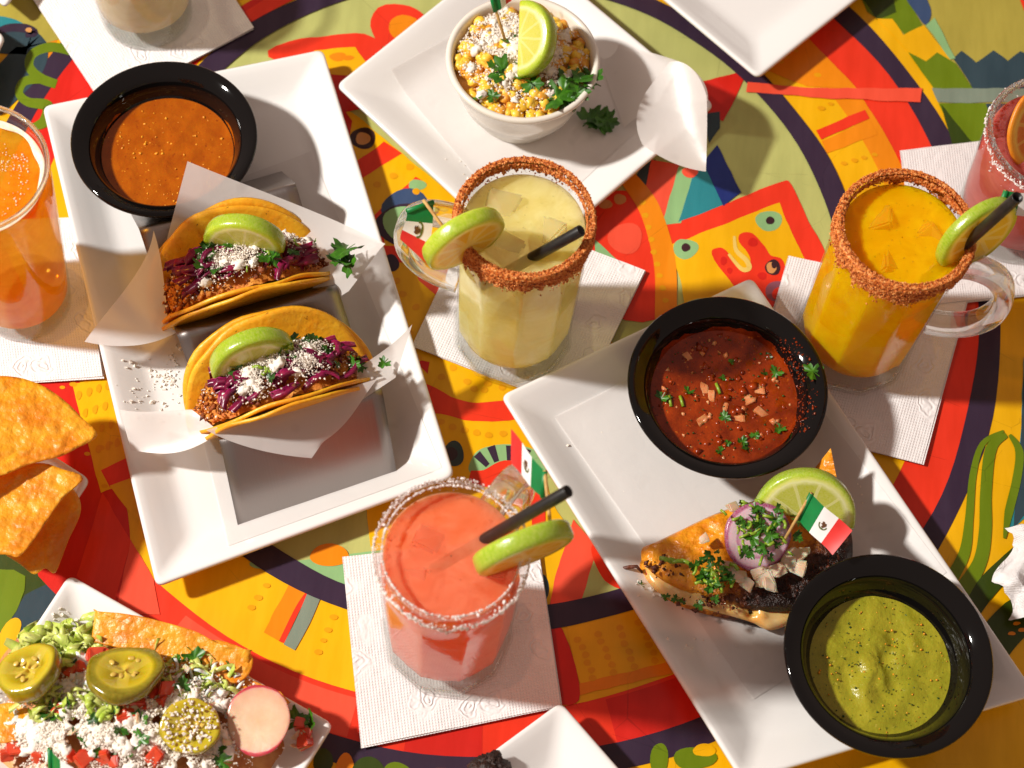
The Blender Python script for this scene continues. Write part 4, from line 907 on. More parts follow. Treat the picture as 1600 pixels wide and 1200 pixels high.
def make_mug(c, label, liq, level, hdir, crust, rot, seed):
    root = thing('handled_mug', (c.x, c.y, .004), label, 'mug drink', 'margaritas in glass mugs'); z0 = .0045; base = Vector((c.x, c.y, z0))
    V, F = lathe(dense(MUG_O), 120, base, mug_r(rot), False); obj('glass_body', V, F, M['glass_thin'], root)
    # thick foot of solid glass
    V, F = lathe([(.0004, .0012), (.036, .0012), (.0402, .0022), (.0418, .006), (.0416, .012), (.0404, .0185), (.036, .0152), (.012, .0148), (.0004, .0148)], 120, base, lambda r, z, th: r*(1+.9*(facet(th, rot)-.985)) if r > .03 else r)
    obj('foot', V, F, M['glass_foot'], root)
    prof = [(.0004, .0172), (.0328, .0175), (.0372, .021), (.0394, .027), (.0403, .05), (.0408, .08), (.0412, .11), (.0414, .125), (.0402, .136), (.0397, level-.003), (.0396, level-.0004), (.0386, level-.0009), (.037, level-.0012)]
    for k in range(1, 10): prof.append((.037*(1-k/9)+.0004, level-.0012))
    V, F = lathe(dense(prof, .008), 120, base, lambda r, z, th: r*(1+(.9 if z < .122 else .9*max(0, 1-(z-.122)/.012))*(facet(th, rot)-.985)) if r > .0385 and z < .134 else r)
    V = [(x, y, z+(.0004*noise.fractal(Vector((x*80, y*80, seed)), 1, 2, 3) if z > z0+level-.002 and math.hypot(x-c.x, y-c.y) < .037 else 0)) for x, y, z in V]
    obj('drink', V, F, M[liq], root); rb = np.random.RandomState(seed); nb_ = 150; an = rb.rand(nb_)*TAU; rd = np.where(rb.rand(nb_) < .7, .0385-np.abs(rb.normal(size=nb_))*.0012, .036*np.sqrt(rb.rand(nb_)))
    Vb, Fb = grains(np.stack([c.x+rd*np.cos(an), c.y+rd*np.sin(an), np.full(nb_, z0+level-.0008)], -1), .0003, .0009, jit=.08, rs=rb); xb = obj('bubbles', Vb, Fb, M['bubble'], root); xb['kind'] = 'stuff'
    ice_cubes(root, c, z0+level, 3, seed, liq)
    # handle
    d = Vector(hdir); d.z = 0; d.normalize(); hp = [(.040, .136), (.052, .1385), (.066, .134), (.0765, .120), (.0795, .102), (.0765, .083), (.067, .068), (.053, .060), (.0405, .058)]
    hp = crv(hp, 5, False); V = []; nn = 16; side = d.cross(Vector((0, 0, 1)))
    for i, (r, z) in enumerate(hp):
        a_, b_ = hp[max(i-1, 0)], hp[min(i+1, len(hp)-1)]; tg = (d*(b_[0]-a_[0])+Vector((0, 0, b_[1]-a_[1]))).normalized(); nrm = side.cross(tg)
        for k in range(nn):
            th = TAU*k/nn; cx, sx_ = math.cos(th), math.sin(th); e = .6; V.append(base+d*r+Vector((0, 0, z))+side*(.0088*math.copysign(abs(cx)**e, cx))+nrm*(.0064*math.copysign(abs(sx_)**e, sx_)))
    F = grid(len(hp), nn, True)+[tuple(range(nn))[::-1], tuple(range((len(hp)-1)*nn, len(hp)*nn))]
    obj('handle', V, F, M['glass_thick'], root)
    cc = Vector((c.x, c.y, 0))
    if crust == 'chili': rim_crust(root, cc, M['chili'], 'chili_salt_grains', 19000, .022, .011, .00046, seed, H=z0+.1625)
    else: rim_crust(root, cc, M['salt'], 'salt_grains', 6500, .015, .003, .0005, seed, .9, .45, H=z0+.1625, base=False)
    return root
CW = Vector((-.0044, .0368, 0)); CP = Vector((-.0233, -.1901, 0)); CY = Vector((.2382, .0617, 0))
make_mug(CW, 'glass mug of pale lime margarita with a chili rim', 'lime_drink', .1500, P(632, 372, .10)-CW, 'chili', .2, 4)
make_mug(CP, 'glass mug of coral pink margarita with a white salt rim', 'pink_drink', .1520, P(812, 752, .12)-CP, 'salt', .0, 8)
make_mug(CY, 'glass mug of orange mango margarita with a chili rim', 'mango_drink', .1520, P(1572, 500, .09)-CY, 'chili', .1, 15)

# straws
def straw(p0, p1, label):
    p0, p1 = P(*p0), P(*p1); d = (p1-p0).normalized(); p0 = p0-d*.05; n = 18; s = d.orthogonal().normalized(); u = d.cross(s); V = []
    for (p, r) in ((p0, .0037), (p1-d*.0003, .0037), (p1, .0036), (p1, .0031), (p1-d*.03, .0031), (p0, .0030)):
        for k in range(n): th = TAU*k/n; V.append(p+(s*math.cos(th)+u*math.sin(th))*r)
    o = obj('drinking_straw', V, grid(6, n, True)+[tuple(range(n)), tuple(range(5*n, 6*n))], M['straw']); tag(o, label, 'straw', 'black drinking straws'); return o
straw((840, 398, .155), (908, 360, .183), 'short black straw standing in the pale lime margarita')
straw((766, 838, .157), (888, 767, .205), 'black straw standing in the coral pink margarita')
straw((1499, 390, .158), (1590, 308, .232), 'black straw standing in the mango margarita')
# lime slices on the rims
lime_slice(724, 373, .172, 31, 15, 'lime slice on the chili rim of the pale lime margarita', False, LR*1.0, .0110, .4, 5, 'lime_rim')
lime_slice(818, 856, .174, 22, 14, 'lime slice on the salted rim of the coral pink margarita', False, LR*1.1, .0115, .2, 6, 'lime_rim')
lime_slice(1526, 366, .168, 33, 30, 'lime slice on the rim of the mango margarita', False, LR*1.06, .0085, .9, 7, 'lime_rim')

# ================================================================ little flags on toothpicks
def flag(stick0, stick1, quad, label, emblem=True, colors=('flag_green', 'flag_white', 'flag_red'), cut=3):
    """stick from a to b (px,py,z); quad = the flag's four corners, hoist top, fly top, fly bottom, hoist bottom"""
    p0, p1 = P(*stick0), P(*stick1); root = thing('flag_pick', p0, label, 'flag pick', 'paper flags on toothpicks')
    obj('toothpick', *tube([p0, (p0+p1)/2, p1], .0011, 8), M['wood'], root)
    d = (p1-p0).normalized(); Q = [P(*q) for q in quad]; n = 9
    hoist = (Q[3]+(Q[0]-Q[3])*.0, Q[0]); obj('wrapped_hoist', *tube([Q[3], Q[0]], .0017, 10), M[colors[0]], root)
    nrm = (Q[1]-Q[0]).cross(Q[3]-Q[0]).normalized()
    if nrm.dot(CAMP) < 0: nrm = -nrm
    def pt(u, v): return (Q[0]*(1-u)+Q[1]*u)*(1-v)+(Q[3]*(1-u)+Q[2]*u)*v + nrm*(.0012*math.sin(u*5.5))
    for k in range(cut):
        V = []
        for i in range(n):
            for j in range(5): V.append(pt((k+i/(n-1))/3, j/4))
        obj(colors[k].replace('flag_', '')+'_stripe', V, grid(n, 5), M[colors[k]], root)
    if emblem:
        ex, ey = (Q[1]-Q[0]).length, (Q[3]-Q[0]).length
        def em(name, mat, pts, lift):
            obj(name, [pt(.5+x/ex, .5+y/ey)+nrm*lift for x, y in pts], [tuple(range(len(pts)))], M[mat], w_, smooth=False)
        w_ = obj('emblem_wreath', [pt(.5+r*math.cos(t_)/ex, .5+r*math.sin(t_)/ey)+nrm*.0003 for t_ in [TAU*.0+TAU*.52*k/14 for k in range(15)] for r in (.0026, .0034)], [(2*i, 2*i+1, 2*i+3, 2*i+2) for i in range(14)], M['emblem_green'], root, smooth=False)
        em('emblem_bird', 'emblem_brown', [(-.0016, -.0022), (-.0004, -.0028), (.0006, -.0020), (.0016, -.0024), (.0022, -.0008), (.0014, .0006), (.0006, .0018), (-.0008, .0016), (-.0004, .0002), (-.0018, -.0004), (-.0010, -.0014)], .0004)
        em('emblem_base', 'emblem_green', [(-.0014, .0020), (.0014, .0020), (.0010, .0028), (-.0010, .0028)], .0004)
    return root
flag((1222, 850, .055), (1268, 770, .086), [(1268, 771, .086), (1331, 830, .083), (1300, 868, .072), (1248, 812, .068)], 'green white and red paper flag stuck in the quesadilla')
flag((705, 372, .165), (661, 312, .176), [(636, 330, .176), (626, 374, .166), (670, 414, .156), (677, 316, .172)], 'green white and red paper flag behind the lime of the pale margarita', cut=3)
flag((862, 840, .168), (851, 735, .178), [(851, 736, .178), (797, 670, .176), (797, 724, .164), (848, 778, .168)], 'green white and red paper flag behind the coral pink margarita')
flag((1548, 345, .17), (1572, 298, .19), [(1572, 298, .19), (1640, 305, .19), (1640, 345, .175), (1560, 330, .178)], 'mostly hidden paper flag behind the straw of the mango drink', emblem=False)
flag((792, 72, .075), (766, -12, .11), [(766, -12, .11), (800, -30, .11), (800, 2, .10), (774, 18, .098)], 'green paper flag pick standing in the street corn', emblem=False)
flag((96, 1225, .06), (78, 1170, .08), [(78, 1170, .08), (132, 1216, .08), (134, 1260, .07), (80, 1212, .066)], 'small paper flag pick standing in the nachos', emblem=False)

# ================================================================ street corn
cb = P(817, 90, .0725); cb = Vector((cb.x, cb.y, .0095)); HB = .062
prof = [(.0004, 0), (.031, 0), (.0335, .0015), (.0352, .012), (.0362, .017), (.0405, .0185), (.044, .022), (.0488, .038), (.0525, .054), (.0552, .0585), (.0562, .0605), (.0558, .0628), (.0540, .0636), (.0520, .0630), (.0508, .0605), (.0490, .050), (.0445, .032), (.038, .018), (.02, .012), (.0004, .012)]
cbo = obj('corn_bowl', *lathe(prof, 90, cb), M['cream']); tag(cbo, 'cream stoneware bowl with stepped foot full of street corn', 'bowl')
corn = thing('street_corn', (cb.x, cb.y, .03), 'street corn with white cheese and cilantro heaped in the cream bowl', 'corn')
def ctop(x, y):
    r = math.hypot(x, y)/.050; return cb.z+.0535+.010*(1-r*r)+.0025*noise.noise(Vector((x*60, y*60, 4)))
V = []
for i in range(16):
    for k in range(48):
        r = .0508*i/15; th = TAU*k/48; x, y = r*math.cos(th), r*math.sin(th); V.append((cb.x+x, cb.y+y, ctop(x, y)-.003))
obj('dressing', V, grid(16, 48, True), M['cornmix'], corn)
rr = random.Random(31); k = 0
while k < 230:
    x, y = rr.uniform(-.05, .05), rr.uniform(-.05, .05)
    if math.hypot(x, y) > .0482: continue
    link('corn_kernel', rr.choice(KER), corn, Matrix.Translation(Vector((cb.x+x, cb.y+y, ctop(x, y)+rr.uniform(-.0015, .002)))) @ rotm(rr, 1.2) @ Matrix.Scale(rr.uniform(.8, 1.1), 4)); k += 1
cl = []
for _ in range(13000):
    th, r = rr.uniform(0, TAU), abs(rr.gauss(0, .026)); x, y = r*math.cos(th)-.004, r*math.sin(th)+.010
    if math.hypot(x, y) > .048: continue
    if noise.noise(Vector((x*70, y*70, 9))) < -.2: continue
    cl.append((cb.x+x, cb.y+y, ctop(x, y)+.0035+abs(rr.gauss(0, .0012))))
for q in range(120): link('cheese_clump', CLUMP[q % 4], corn, Matrix.Translation(Vector(cl[q*97 % len(cl)])-Vector((0, 0, .001))) @ rotm(rr, .6) @ Matrix.Scale(rr.uniform(.5, 1.2), 4))
V, F = grains(cl, .0004, .0013, jit=.25); x = obj('cheese_crumbs', V, F, M['cotija'], corn, smooth=False); x['kind'] = 'stuff'
def on_corn(x, y, z=.074): p = P(x, y, z); return Vector((p.x, p.y, ctop(p.x-cb.x, p.y-cb.y)+.006))
for (x, y, s) in ((785, 115, 1), (775, 108, .8), (832, 132, 1), (820, 125, .7), (880, 140, 1.3), (895, 125, 1.4), (915, 120, 1.3), (870, 150, 1.1), (885, 155, 1.0), (902, 140, 1.0), (925, 118, 1.1), (793, 65, .7), (745, 148, .7), (770, 148, .6), (893, 162, .7), (860, 40, .5), (815, 105, .8)):
    link('cilantro_leaf', rr.choice(LEAVES[:5]), corn, Matrix.Translation(on_corn(x, y)) @ rotm(rr, .6) @ Matrix.Scale(s, 4))
# lime wedge in the corn: a half wheel on its point
V, F = disc(LR, .012, True, 40, .012, 8)
put('lime_slice', V, F, M['lime'], camframe(P(818, 62, .088), -92, 52, 0) , 'lime wedge standing upright in the street corn', 'lime slice', 'lime slices')
r = thing('cilantro_sprig', P(935, 186, .0105), 'cilantro sprig lying on the plate beside the corn bowl', 'cilantro', 'loose cilantro sprigs')
for dx, dy, s in ((-12, 0, 1.1), (4, 2, 1.2), (14, 4, 1), (-2, 8, .9)): link('leaf', rr.choice(LEAVES[:5]), r, Matrix.Translation(P(935+dx, 186+dy, .012)) @ rotm(rr, .25) @ Matrix.Scale(s, 4))

# ================================================================ quesadilla taco on the right plate
def pillow(outline, z0, hgt, name, mat, parent, amp=.0015, seed=0, power=.5, rings=16, tiltv=None, sub=6):
    pts = [P(x, y, z0) for x, y in crv(outline, sub)]; c = sum(pts, Vector())/len(pts); V = []; n = len(pts)
    def zz(p, f):
        z = z0+hgt*max(0, 1-f**2.6)**power
        if tiltv: z += tiltv[0]*(p.x-c.x)+tiltv[1]*(p.y-c.y)
        return z+amp*noise.fractal(Vector((p.x*90+seed, p.y*90, seed)), 1, 2, 3)*(1-f**6)
    for i in range(rings):
        f = i/(rings-1)
        for p in pts: q = c+(p-c)*f; V.append((q.x, q.y, zz(q, f)))
    for p in pts: q = c+(p-c)*.93; V.append((q.x, q.y, z0-.003))
    return obj(name, V, grid(rings+1, n, True), mat, parent)
qd = thing('folded_quesadilla', P(1160, 880, .0095), 'golden folded quesadilla taco with charred crust, onion and cilantro', 'quesadilla')
low = [(1000, 880), (1012, 905), (1040, 935), (1085, 955), (1140, 968), (1200, 980), (1262, 970), (1300, 930), (1330, 880), (1325, 830), (1280, 800), (1190, 800), (1100, 820), (1030, 850)]
pillow(low, .0125, .009, 'lower_tortilla', M['griddled'], qd, .0018, 2)
mel = [(1008, 890), (1020, 918), (1050, 938), (1095, 950), (1140, 962), (1180, 974), (1205, 985), (1240, 972), (1275, 950), (1250, 900), (1150, 880), (1050, 860)]
pillow(mel, .0165, .0055, 'melted_cheese', M['melt'], qd, .006, 5, .3)
upp = [(1002, 872), (1004, 856), (1022, 848), (1060, 830), (1110, 806), (1160, 788), (1215, 776), (1280, 782), (1322, 815), (1332, 862), (1312, 908), (1275, 944), (1215, 956), (1160, 950), (1110, 936), (1060, 920), (1025, 900), (1005, 880)]
pillow(upp, .0230, .0080, 'upper_tortilla', M['griddled'], qd, .0042, 8, .32)
chr_ = [(1020, 872), (1045, 880), (1085, 905), (1060, 912), (1030, 898)]
cr_ = []
for k in range(260):
    x, y = rnd.choice(((1045+rnd.gauss(0, 18), 888+rnd.gauss(0, 7)), (1110+rnd.gauss(0, 22), 940+rnd.gauss(0, 8)), (1200+rnd.gauss(0, 50), 925+rnd.gauss(0, 14)), (1290+rnd.gauss(0, 16), 890+rnd.gauss(0, 16)))); cr_.append(tuple(P(x, y, .0285+rnd.uniform(-.004, .0015))))
V, F = grains(cr_, .0006, .0024, jit=.5); x = obj('burnt_bits', V, F, M['charred'], qd); x['kind'] = 'stuff'
V, F = tube([P(1004, 895, .02), P(995, 885, .021), P(984, 886, .02), P(967, 889, .018)], [.0008, .0012, .0014, .0009], 8); obj('burnt_strand', V, F, M['charred'], qd)
# toppings
rr = random.Random(77)
for (x, y, s) in ((1098, 842, .8), (1155, 900, 1.3), (1168, 915, 1.1), (1196, 900, 1.5), (1205, 912, 1.4), (1240, 865, 1.4), (1246, 888, 1.5), (1230, 872, 1.2), (1145, 795, 1.1), (1255, 860, 1), (1185, 895, 1.2), (1140, 885, 1.1), (1215, 890, 1.2), (1232, 880, 1)):
    link('onion_piece', rr.choice(ONION), qd, Matrix.Translation(P(x, y, .0405)) @ rotm(rr, .4) @ Matrix.Scale(s, 4))
V, F = disc(.0225, .0045, False, 44, .02, 3, bow=.0012)
put('onion_slice', V, F, M['onion_ring'], camframe(P(1183, 838, .0475), 62, 82, 0), 'round red onion slice with purple edge on the quesadilla', 'onion slice')
herbs = thing('chopped_cilantro', P(1170, 850, .045), 'chopped cilantro leaves and stems piled over the onion slice', 'cilantro')
for k in range(120):
    a_ = rr.gauss(0, 1), rr.gauss(0, 1)
    if k < 76: x, y, z = 1186+a_[0]*24, 828+a_[1]*26, .056+rr.uniform(0, .005)
    else: x, y, z = 1112+a_[0]*15, 902+a_[1]*15, .042+rr.uniform(0, .004)
    if rr.random() < .5: link('chopped_stem', rr.choice(STEMS), herbs, Matrix.Translation(P(x, y, z)) @ rotm(rr, .5) @ Matrix.Scale(rr.uniform(.45, .95), 4))
    else: link('leaf', rr.choice(LEAVES[:5]), herbs, Matrix.Translation(P(x, y, z)) @ rotm(rr, .8) @ Matrix.Scale(rr.uniform(.28, .6), 4))
for (x, y, z) in ((1048, 876, .038), (1060, 878, .038), (1040, 875, .038), (1073, 880, .038), (1235, 800, .05), (1245, 806, .05), (1225, 795, .05)): link('chopped_stem', STEMS[1], herbs, Matrix.Translation(P(x, y, z)) @ Matrix.Rotation(-.15+rr.uniform(-.3, .3), 4, 'Z') @ Matrix.Scale(1.1, 4))
for (x, y, z) in ((1000, 915, .0165), (1040, 933, .022), (1056, 936, .023), (1065, 940, .023)): link('leaf', LEAVES[1], herbs, Matrix.Translation(P(x, y, z)) @ rotm(rr, .3) @ Matrix.Scale(.45, 4))
V, F = disc(LR*1.22, .012, True, 48, .01, 12)
put('lime_slice', V, F, rimmat('half_lime_flesh', LR*1.22, [(0, hexc(232, 228, 150)), (.12, hexc(206, 208, 80)), (.74, hexc(196, 200, 62)), (.83, hexc(236, 236, 176)), (.89, hexc(220, 224, 110)), (.94, hexc(172, 196, 10)), (1, hexc(146, 180, 2))], 10, hexc(240, 236, 170), .25, .05, sss=.6, ss=.01, sr=(1, .9, .3), coat=.3), camframe(P(1257, 805, .046), -12, 66, 0), 'half lime slice leaning behind the quesadilla', 'lime slice', 'lime slices')
V, F = bez(quadpatch([(1262, 745, .03), (1298, 700, .055), (1312, 770, .04), (1270, 790, .03)], [(1, 1, (0, 0, .008)), (1, 2, (6, -4, .006))]), 14, 14)
V2 = [v+Vector((.0006, -.0004, -.002)) for v in V]; n0 = len(V)
o = obj('toasted_tortilla_tip', V+V2, F+[tuple(n0+q for q in f)[::-1] for f in F], M['griddled']); tag(o, 'toasted tortilla tip sticking up behind the half lime', 'tortilla')

# ================================================================ tortilla chips in their bowl, left edge
make_plate('chip_dish', [(144, 754), (90, 836), (-120, 740), (60, 700)], 'white dish under the tortilla chips at the left edge', wide=.6, dz=.006)
def chip(outline, zs, label=None, seed=0, parent=None, amp=.004, name='tortilla_chip', fold=None):
    """curved fried chip: outline in px, zs = (z at centre, slope per px right, slope per px down)"""
    pts = crv(outline, 5) if len(outline) > 4 else [tuple((1-t)*a+t*b for a, b in zip(outline[i], outline[(i+1) % len(outline)])) for i in range(len(outline)) for t in [k/6 for k in range(6)]]
    cx, cy = sum(p[0] for p in pts)/len(pts), sum(p[1] for p in pts)/len(pts); V = []; W = []; n = len(pts); rings = 14
    for i in range(rings):
        f = i/(rings-1)
        for (x, y) in pts:
            qx, qy = cx+(x-cx)*f, cy+(y-cy)*f
            z = zs[0]+zs[1]*(qx-cx)+zs[2]*(qy-cy); p = P(qx, qy, z)
            b = amp*noise.noise(Vector((p.x*16+seed, p.y*16, seed)))+.0009*noise.fractal(Vector((p.x*110+seed, p.y*110, 3)), 1, 2, 3)
            V.append((p.x, p.y, p.z+b)); W.append((p.x, p.y, p.z+b-.0011))
    n0 = len(V); F = grid(rings, n, True); last = (rings-1)*n
    F = F+[tuple(n0+q for q in f)[::-1] for f in F]+[(last+k, n0+last+k, n0+last+(k+1) % n, last+(k+1) % n) for k in range(n)]
    o = obj(name, V+W, F, M['chip'], parent)
    if label: tag(o, label, 'tortilla chip', 'tortilla chips')
    return o
chip([(-60, 610), (-20, 592), (10, 588), (45, 594), (78, 610), (105, 630), (130, 655), (152, 680), (125, 698), (95, 712), (50, 724), (0, 744), (-60, 760)], (.062, -.00006, .00004), 'broad golden tortilla chip, uppermost at the left edge', 3)
chip([(60, 742), (110, 760), (126, 795), (104, 850), (86, 893), (70, 887), (52, 896), (30, 880), (0, 862), (-40, 840), (0, 780)], (.038, 0, 0), 'darker shaded tortilla chip underneath the folded chip', 5)
chip([(-60, 770), (-20, 752), (20, 735), (62, 724), (100, 735), (130, 748), (98, 778), (74, 812), (52, 845), (30, 870), (8, 866), (-50, 860)], (.058, -.00004, .00002), 'folded tortilla chip in front at the left edge', 8)

# ================================================================ nachos
na = thing('loaded_nachos', P(200, 1080, .009), 'heap of loaded nachos with cheese, lettuce and tomato', 'nachos')
cN = P(190, 1180, .02)
nx = (P(400, 1180, .02)-P(0, 1060, .02)).normalized(); 
hull = [(20, 1000), (60, 985), (110, 975), (160, 985), (240, 985), (330, 1020), (385, 1050), (430, 1090), (468, 1130), (440, 1180), (380, 1260), (200, 1300), (20, 1250), (-40, 1120)]
def inside(x, y, H_):
    c_ = False; j = len(H_)-1
    for i in range(len(H_)):
        if (H_[i][1] > y) != (H_[j][1] > y) and x < (H_[j][0]-H_[i][0])*(y-H_[i][1])/(H_[j][1]-H_[i][1])+H_[i][0]: c_ = not c_
        j = i
    return c_
def hN(x, y):                                     # height of the heap over a photo point
    d = math.hypot((x-200)/250, (y-1150)/190); return .012+.026*max(0, 1-d*d)
V = []
HP = crv(hull, 4); cx, cy = 200, 1130
for i in range(26):
    f = i/25
    for (x, y) in HP:
        qx, qy = cx+(x-cx)*f, cy+(y-cy)*f; p = P(qx, qy, hN(qx, qy)); V.append((p.x, p.y, p.z-.004+.004*noise.fractal(Vector((p.x*70, p.y*70, 2)), 1, 2, 3)))
obj('bean_and_cheese_layer', V, grid(26, len(HP), True), M['beans'], na)
rr = random.Random(91); rsn = np.random.RandomState(91)
for q, (o_, z_) in enumerate((([(148, 954), (150, 953), (215, 962), (300, 985), (340, 1005), (390, 1017), (392, 1019), (387, 1048), (386, 1050), (330, 1046), (250, 1030), (200, 1015), (143, 1001), (142, 999)], (.033, 0, -.0001)), ([(330, 1000), (392, 1022), (384, 1060), (345, 1070), (300, 1040)], (.030, 0, 0)), ([(360, 1050), (400, 1066), (436, 1080), (438, 1081), (452, 1096), (451, 1099), (420, 1120), (350, 1090)], (.026, 0, 0)), ([(-10, 1105), (30, 1100), (60, 1130), (20, 1160), (-30, 1150)], (.034, 0, 0)), ([(250, 1000), (300, 1000), (330, 1040), (270, 1060)], (.03, 0, 0)))):
    chip(o_, z_, None, 20+q, na, .004, 'tortilla_chip')
def npt(x0, x1, y0, y1, dz, n):
    out = []
    while len(out) < n:
        x, y = rr.uniform(x0, x1), rr.uniform(y0, y1)
        if inside(x, y, hull): out.append(P(x, y, hN(x, y)+dz+rr.uniform(0, .004)))
    return out
def shred(p, mat, ln, wd, name):
    th = rr.uniform(0, TAU); d = Vector((math.cos(th), math.sin(th), rr.uniform(-.2, .3))).normalized(); s = d.cross(Vector((0, 0, 1))).normalized(); VV = []; ph = rr.uniform(0, 6); cv = rr.uniform(-.4, .4)
    for k in range(9):
        t_ = k/8-.5; ctr = p+d*(t_*ln)+s*(cv*ln*(1-4*t_*t_))+Vector((0, 0, .003*math.sin(k*.9+ph))); tw = (s*math.cos(k*.35+ph)+Vector((0, 0, 1))*math.sin(k*.35+ph)*.6)*wd/2
        VV += [ctr+tw, ctr-tw, ctr-tw-Vector((0, 0, .0007)), ctr+tw-Vector((0, 0, .0007))]
    obj(name, VV, grid(9, 4, True), mat, na)
for p in npt(30, 150, 978, 1035, .006, 46): shred(p, M['lettuce'], rr.uniform(.012, .024), rr.uniform(.005, .011), 'lettuce_shred')
for p in npt(250, 380, 1020, 1110, .006, 40): shred(p, M['lettuce'], rr.uniform(.010, .024), rr.uniform(.002, .005), 'lettuce_shred')
for p in npt(40, 180, 1075, 1115, .010, 34): shred(p, M['lettuce'], rr.uniform(.010, .024), rr.uniform(.002, .006), 'lettuce_shred')
for p in npt(260, 380, 1030, 1110, .008, 22): shred(p, M['sour'], rr.uniform(.008, .018), rr.uniform(.0015, .003), 'cheese_shred')
sprinkle(TOM, [P(x, y, hN(x, y)+.008) for x, y in ((165, 1022), (125, 1048), (115, 1052), (205, 1110), (215, 1100), (95, 1110), (20, 1170), (110, 1180), (130, 1188), (180, 1190), (250, 1095), (262, 1080), (240, 1085), (150, 1026), (60, 1182), (200, 1120), (12, 1180), (245, 1180), (160, 1180), (225, 1105))], na, 'tomato_piece', .8, .9, 1.7, rr)
sprinkle(ONION, npt(60, 380, 1000, 1180, .008, 26), na, 'onion_piece', .8, .6, 1.2, rr)
sprinkle(LEAVES, npt(60, 380, 1010, 1190, .009, 34), na, 'cilantro_leaf', .8, .35, .75, rr)
for (x, y, s) in ((150, 1064, 1.3), (128, 1060, 1.2), (112, 1072, 1.1), (200, 985, .7), (285, 1008, .8), (135, 1036, 1.0), (124, 1030, .8), (330, 1095, 1.0), (350, 1030, .7), (355, 1040, .6), (60, 1150, 1.2), (345, 1170, 1.3), (300, 1090, .9), (372, 1100, 1.0), (362, 1112, .9), (20, 1125, 1.2), (40, 1135, 1.1)):
    link('sour_cream_dollop', lump_mesh('sour_cream_dollop', M['sour'], .0062, x, .6, .5, .1), na, Matrix.Translation(P(x, y, hN(x, y)+.006)) @ rotm(rr, .3) @ Matrix.Scale(s, 4))
cl = []
for (x0, y0, sx_, sy_, n_) in ((200, 1110, 85, 32, 7000), (110, 1140, 70, 30, 5000), (230, 1160, 70, 24, 4000), (320, 1150, 40, 26, 800), (120, 1065, 24, 10, 300), (60, 1165, 40, 20, 900)):
    for _ in range(n_):
        x, y = rr.gauss(x0, sx_), rr.gauss(y0, sy_)
        if not inside(x, y, hull) or noise.noise(Vector((x*.03, y*.03, 5))) < -.22: continue
        h_ = hN(x, y)+.008+.006*max(0, noise.noise(Vector((x*.028, y*.028, 1))))+abs(rr.gauss(0, .0012)); p = P(x, y, h_); cl.append(tuple(p))
for q in range(140): link('cheese_clump', CLUMP[q % 4], na, Matrix.Translation(Vector(cl[q*101 % len(cl)])-Vector((0, 0, .001))) @ rotm(rr, .6) @ Matrix.Scale(rr.uniform(.5, 1.3), 4))
V, F = grains(cl, .0003, .0013, jit=.25, rs=rsn); x = obj('cheese_crumbs', V, F, M['cotija'], na, smooth=False); x['kind'] = 'stuff'
cl = []
for _ in range(120): q = rr.uniform(0, 1); p = P(60+rr.gauss(60, 40), 965+rr.gauss(20, 14), .018); cl.append(tuple(p))
# jalapeno slices
def jal(px, py, z, ang, alpha, label, R=.0215, t_=.007, seed=0):
    V, F = disc(R, t_, False, 44, .045, seed, rings=10, bow=.0016, dip=.45); o = put('jalapeno_slice', V, F, M['jalapeno'], camframe(P(px, py, z), ang, alpha), label, 'jalapeno slice', 'jalapeno slices')
    for k in range(7):
        a_ = TAU*k/7; link('seed', SEEDM, o, None); c_ = o.children[-1]; q_ = rnd.uniform(.2, .5); a_ += rnd.uniform(-.4, .4); c_.location = (R*q_*math.cos(a_), R*q_*math.sin(a_), t_*(.16+.5*q_)); c_.rotation_euler = (rnd.uniform(-.4, .4), 0, rnd.uniform(0, 6)); c_.scale = (rnd.uniform(.7, 1.2), .7, .45)
    return o
SEEDM = lump_mesh('jalapeno_seed', two('jalapeno_seed_skin', hexc(226, 196, 96), hexc(200, 160, 60), 300, .3), .0022, 5, .6, .2, .1)
BASE_J = BASE
jal(47, 1050, .050, 18, 138, 'pickled jalapeno slice at the left edge of the nachos', .0195, .012, 1)
jal(195, 1052, .052, -6, 148, 'pickled jalapeno slice in the middle of the nachos', .0235, .008, 2)
jal(298, 1136, .048, -12, 116, 'cheese dusted jalapeno slice beside the radish', .0180, .007, 3)
cl = []
for _ in range(160): a_, r_ = rr.uniform(0, TAU), .0172*math.sqrt(rr.random()); F4 = camframe(P(298, 1136, .048), -12, 116); cl.append(tuple(F4 @ Vector((r_*math.cos(a_), r_*math.sin(a_), .0046))))
V, F = grains(cl, .0004, .0012, cube=True, rs=rsn); x = obj('cheese_dust', V, F, M['cotija'], na, smooth=False); x['kind'] = 'stuff'
V, F = disc(.0228, .0016, False, 48, .02, 4, bow=.0015); V = [(x*.84, y, z) for x, y, z in V]
put('radish_slice', V, F, M['radish'], camframe(P(404, 1125, .040), 8, 112), 'thin round radish slice with magenta edge on the nachos', 'radish slice')
pg = thing('pico_de_gallo', P(470, 1145, .016), 'spoonful of diced tomato and onion on the nacho plate corner', 'salsa')
for (x, y, me) in ((468, 1132, TOM), (475, 1145, TOM), (462, 1125, LEAVES), (480, 1150, ONION), (466, 1152, ONION), (476, 1158, TOM), (470, 1165, ONION), (485, 1130, LEAVES), (458, 1165, ONION), (482, 1142, ONION)):
    link({id(TOM): 'tomato_piece', id(ONION): 'onion_piece', id(LEAVES): 'cilantro_leaf'}[id(me)], rr.choice(me), pg, Matrix.Translation(P(x, y, .026)) @ rotm(rr, .8) @ Matrix.Scale(rr.uniform(1.0, 1.5) if me is TOM else .8, 4))
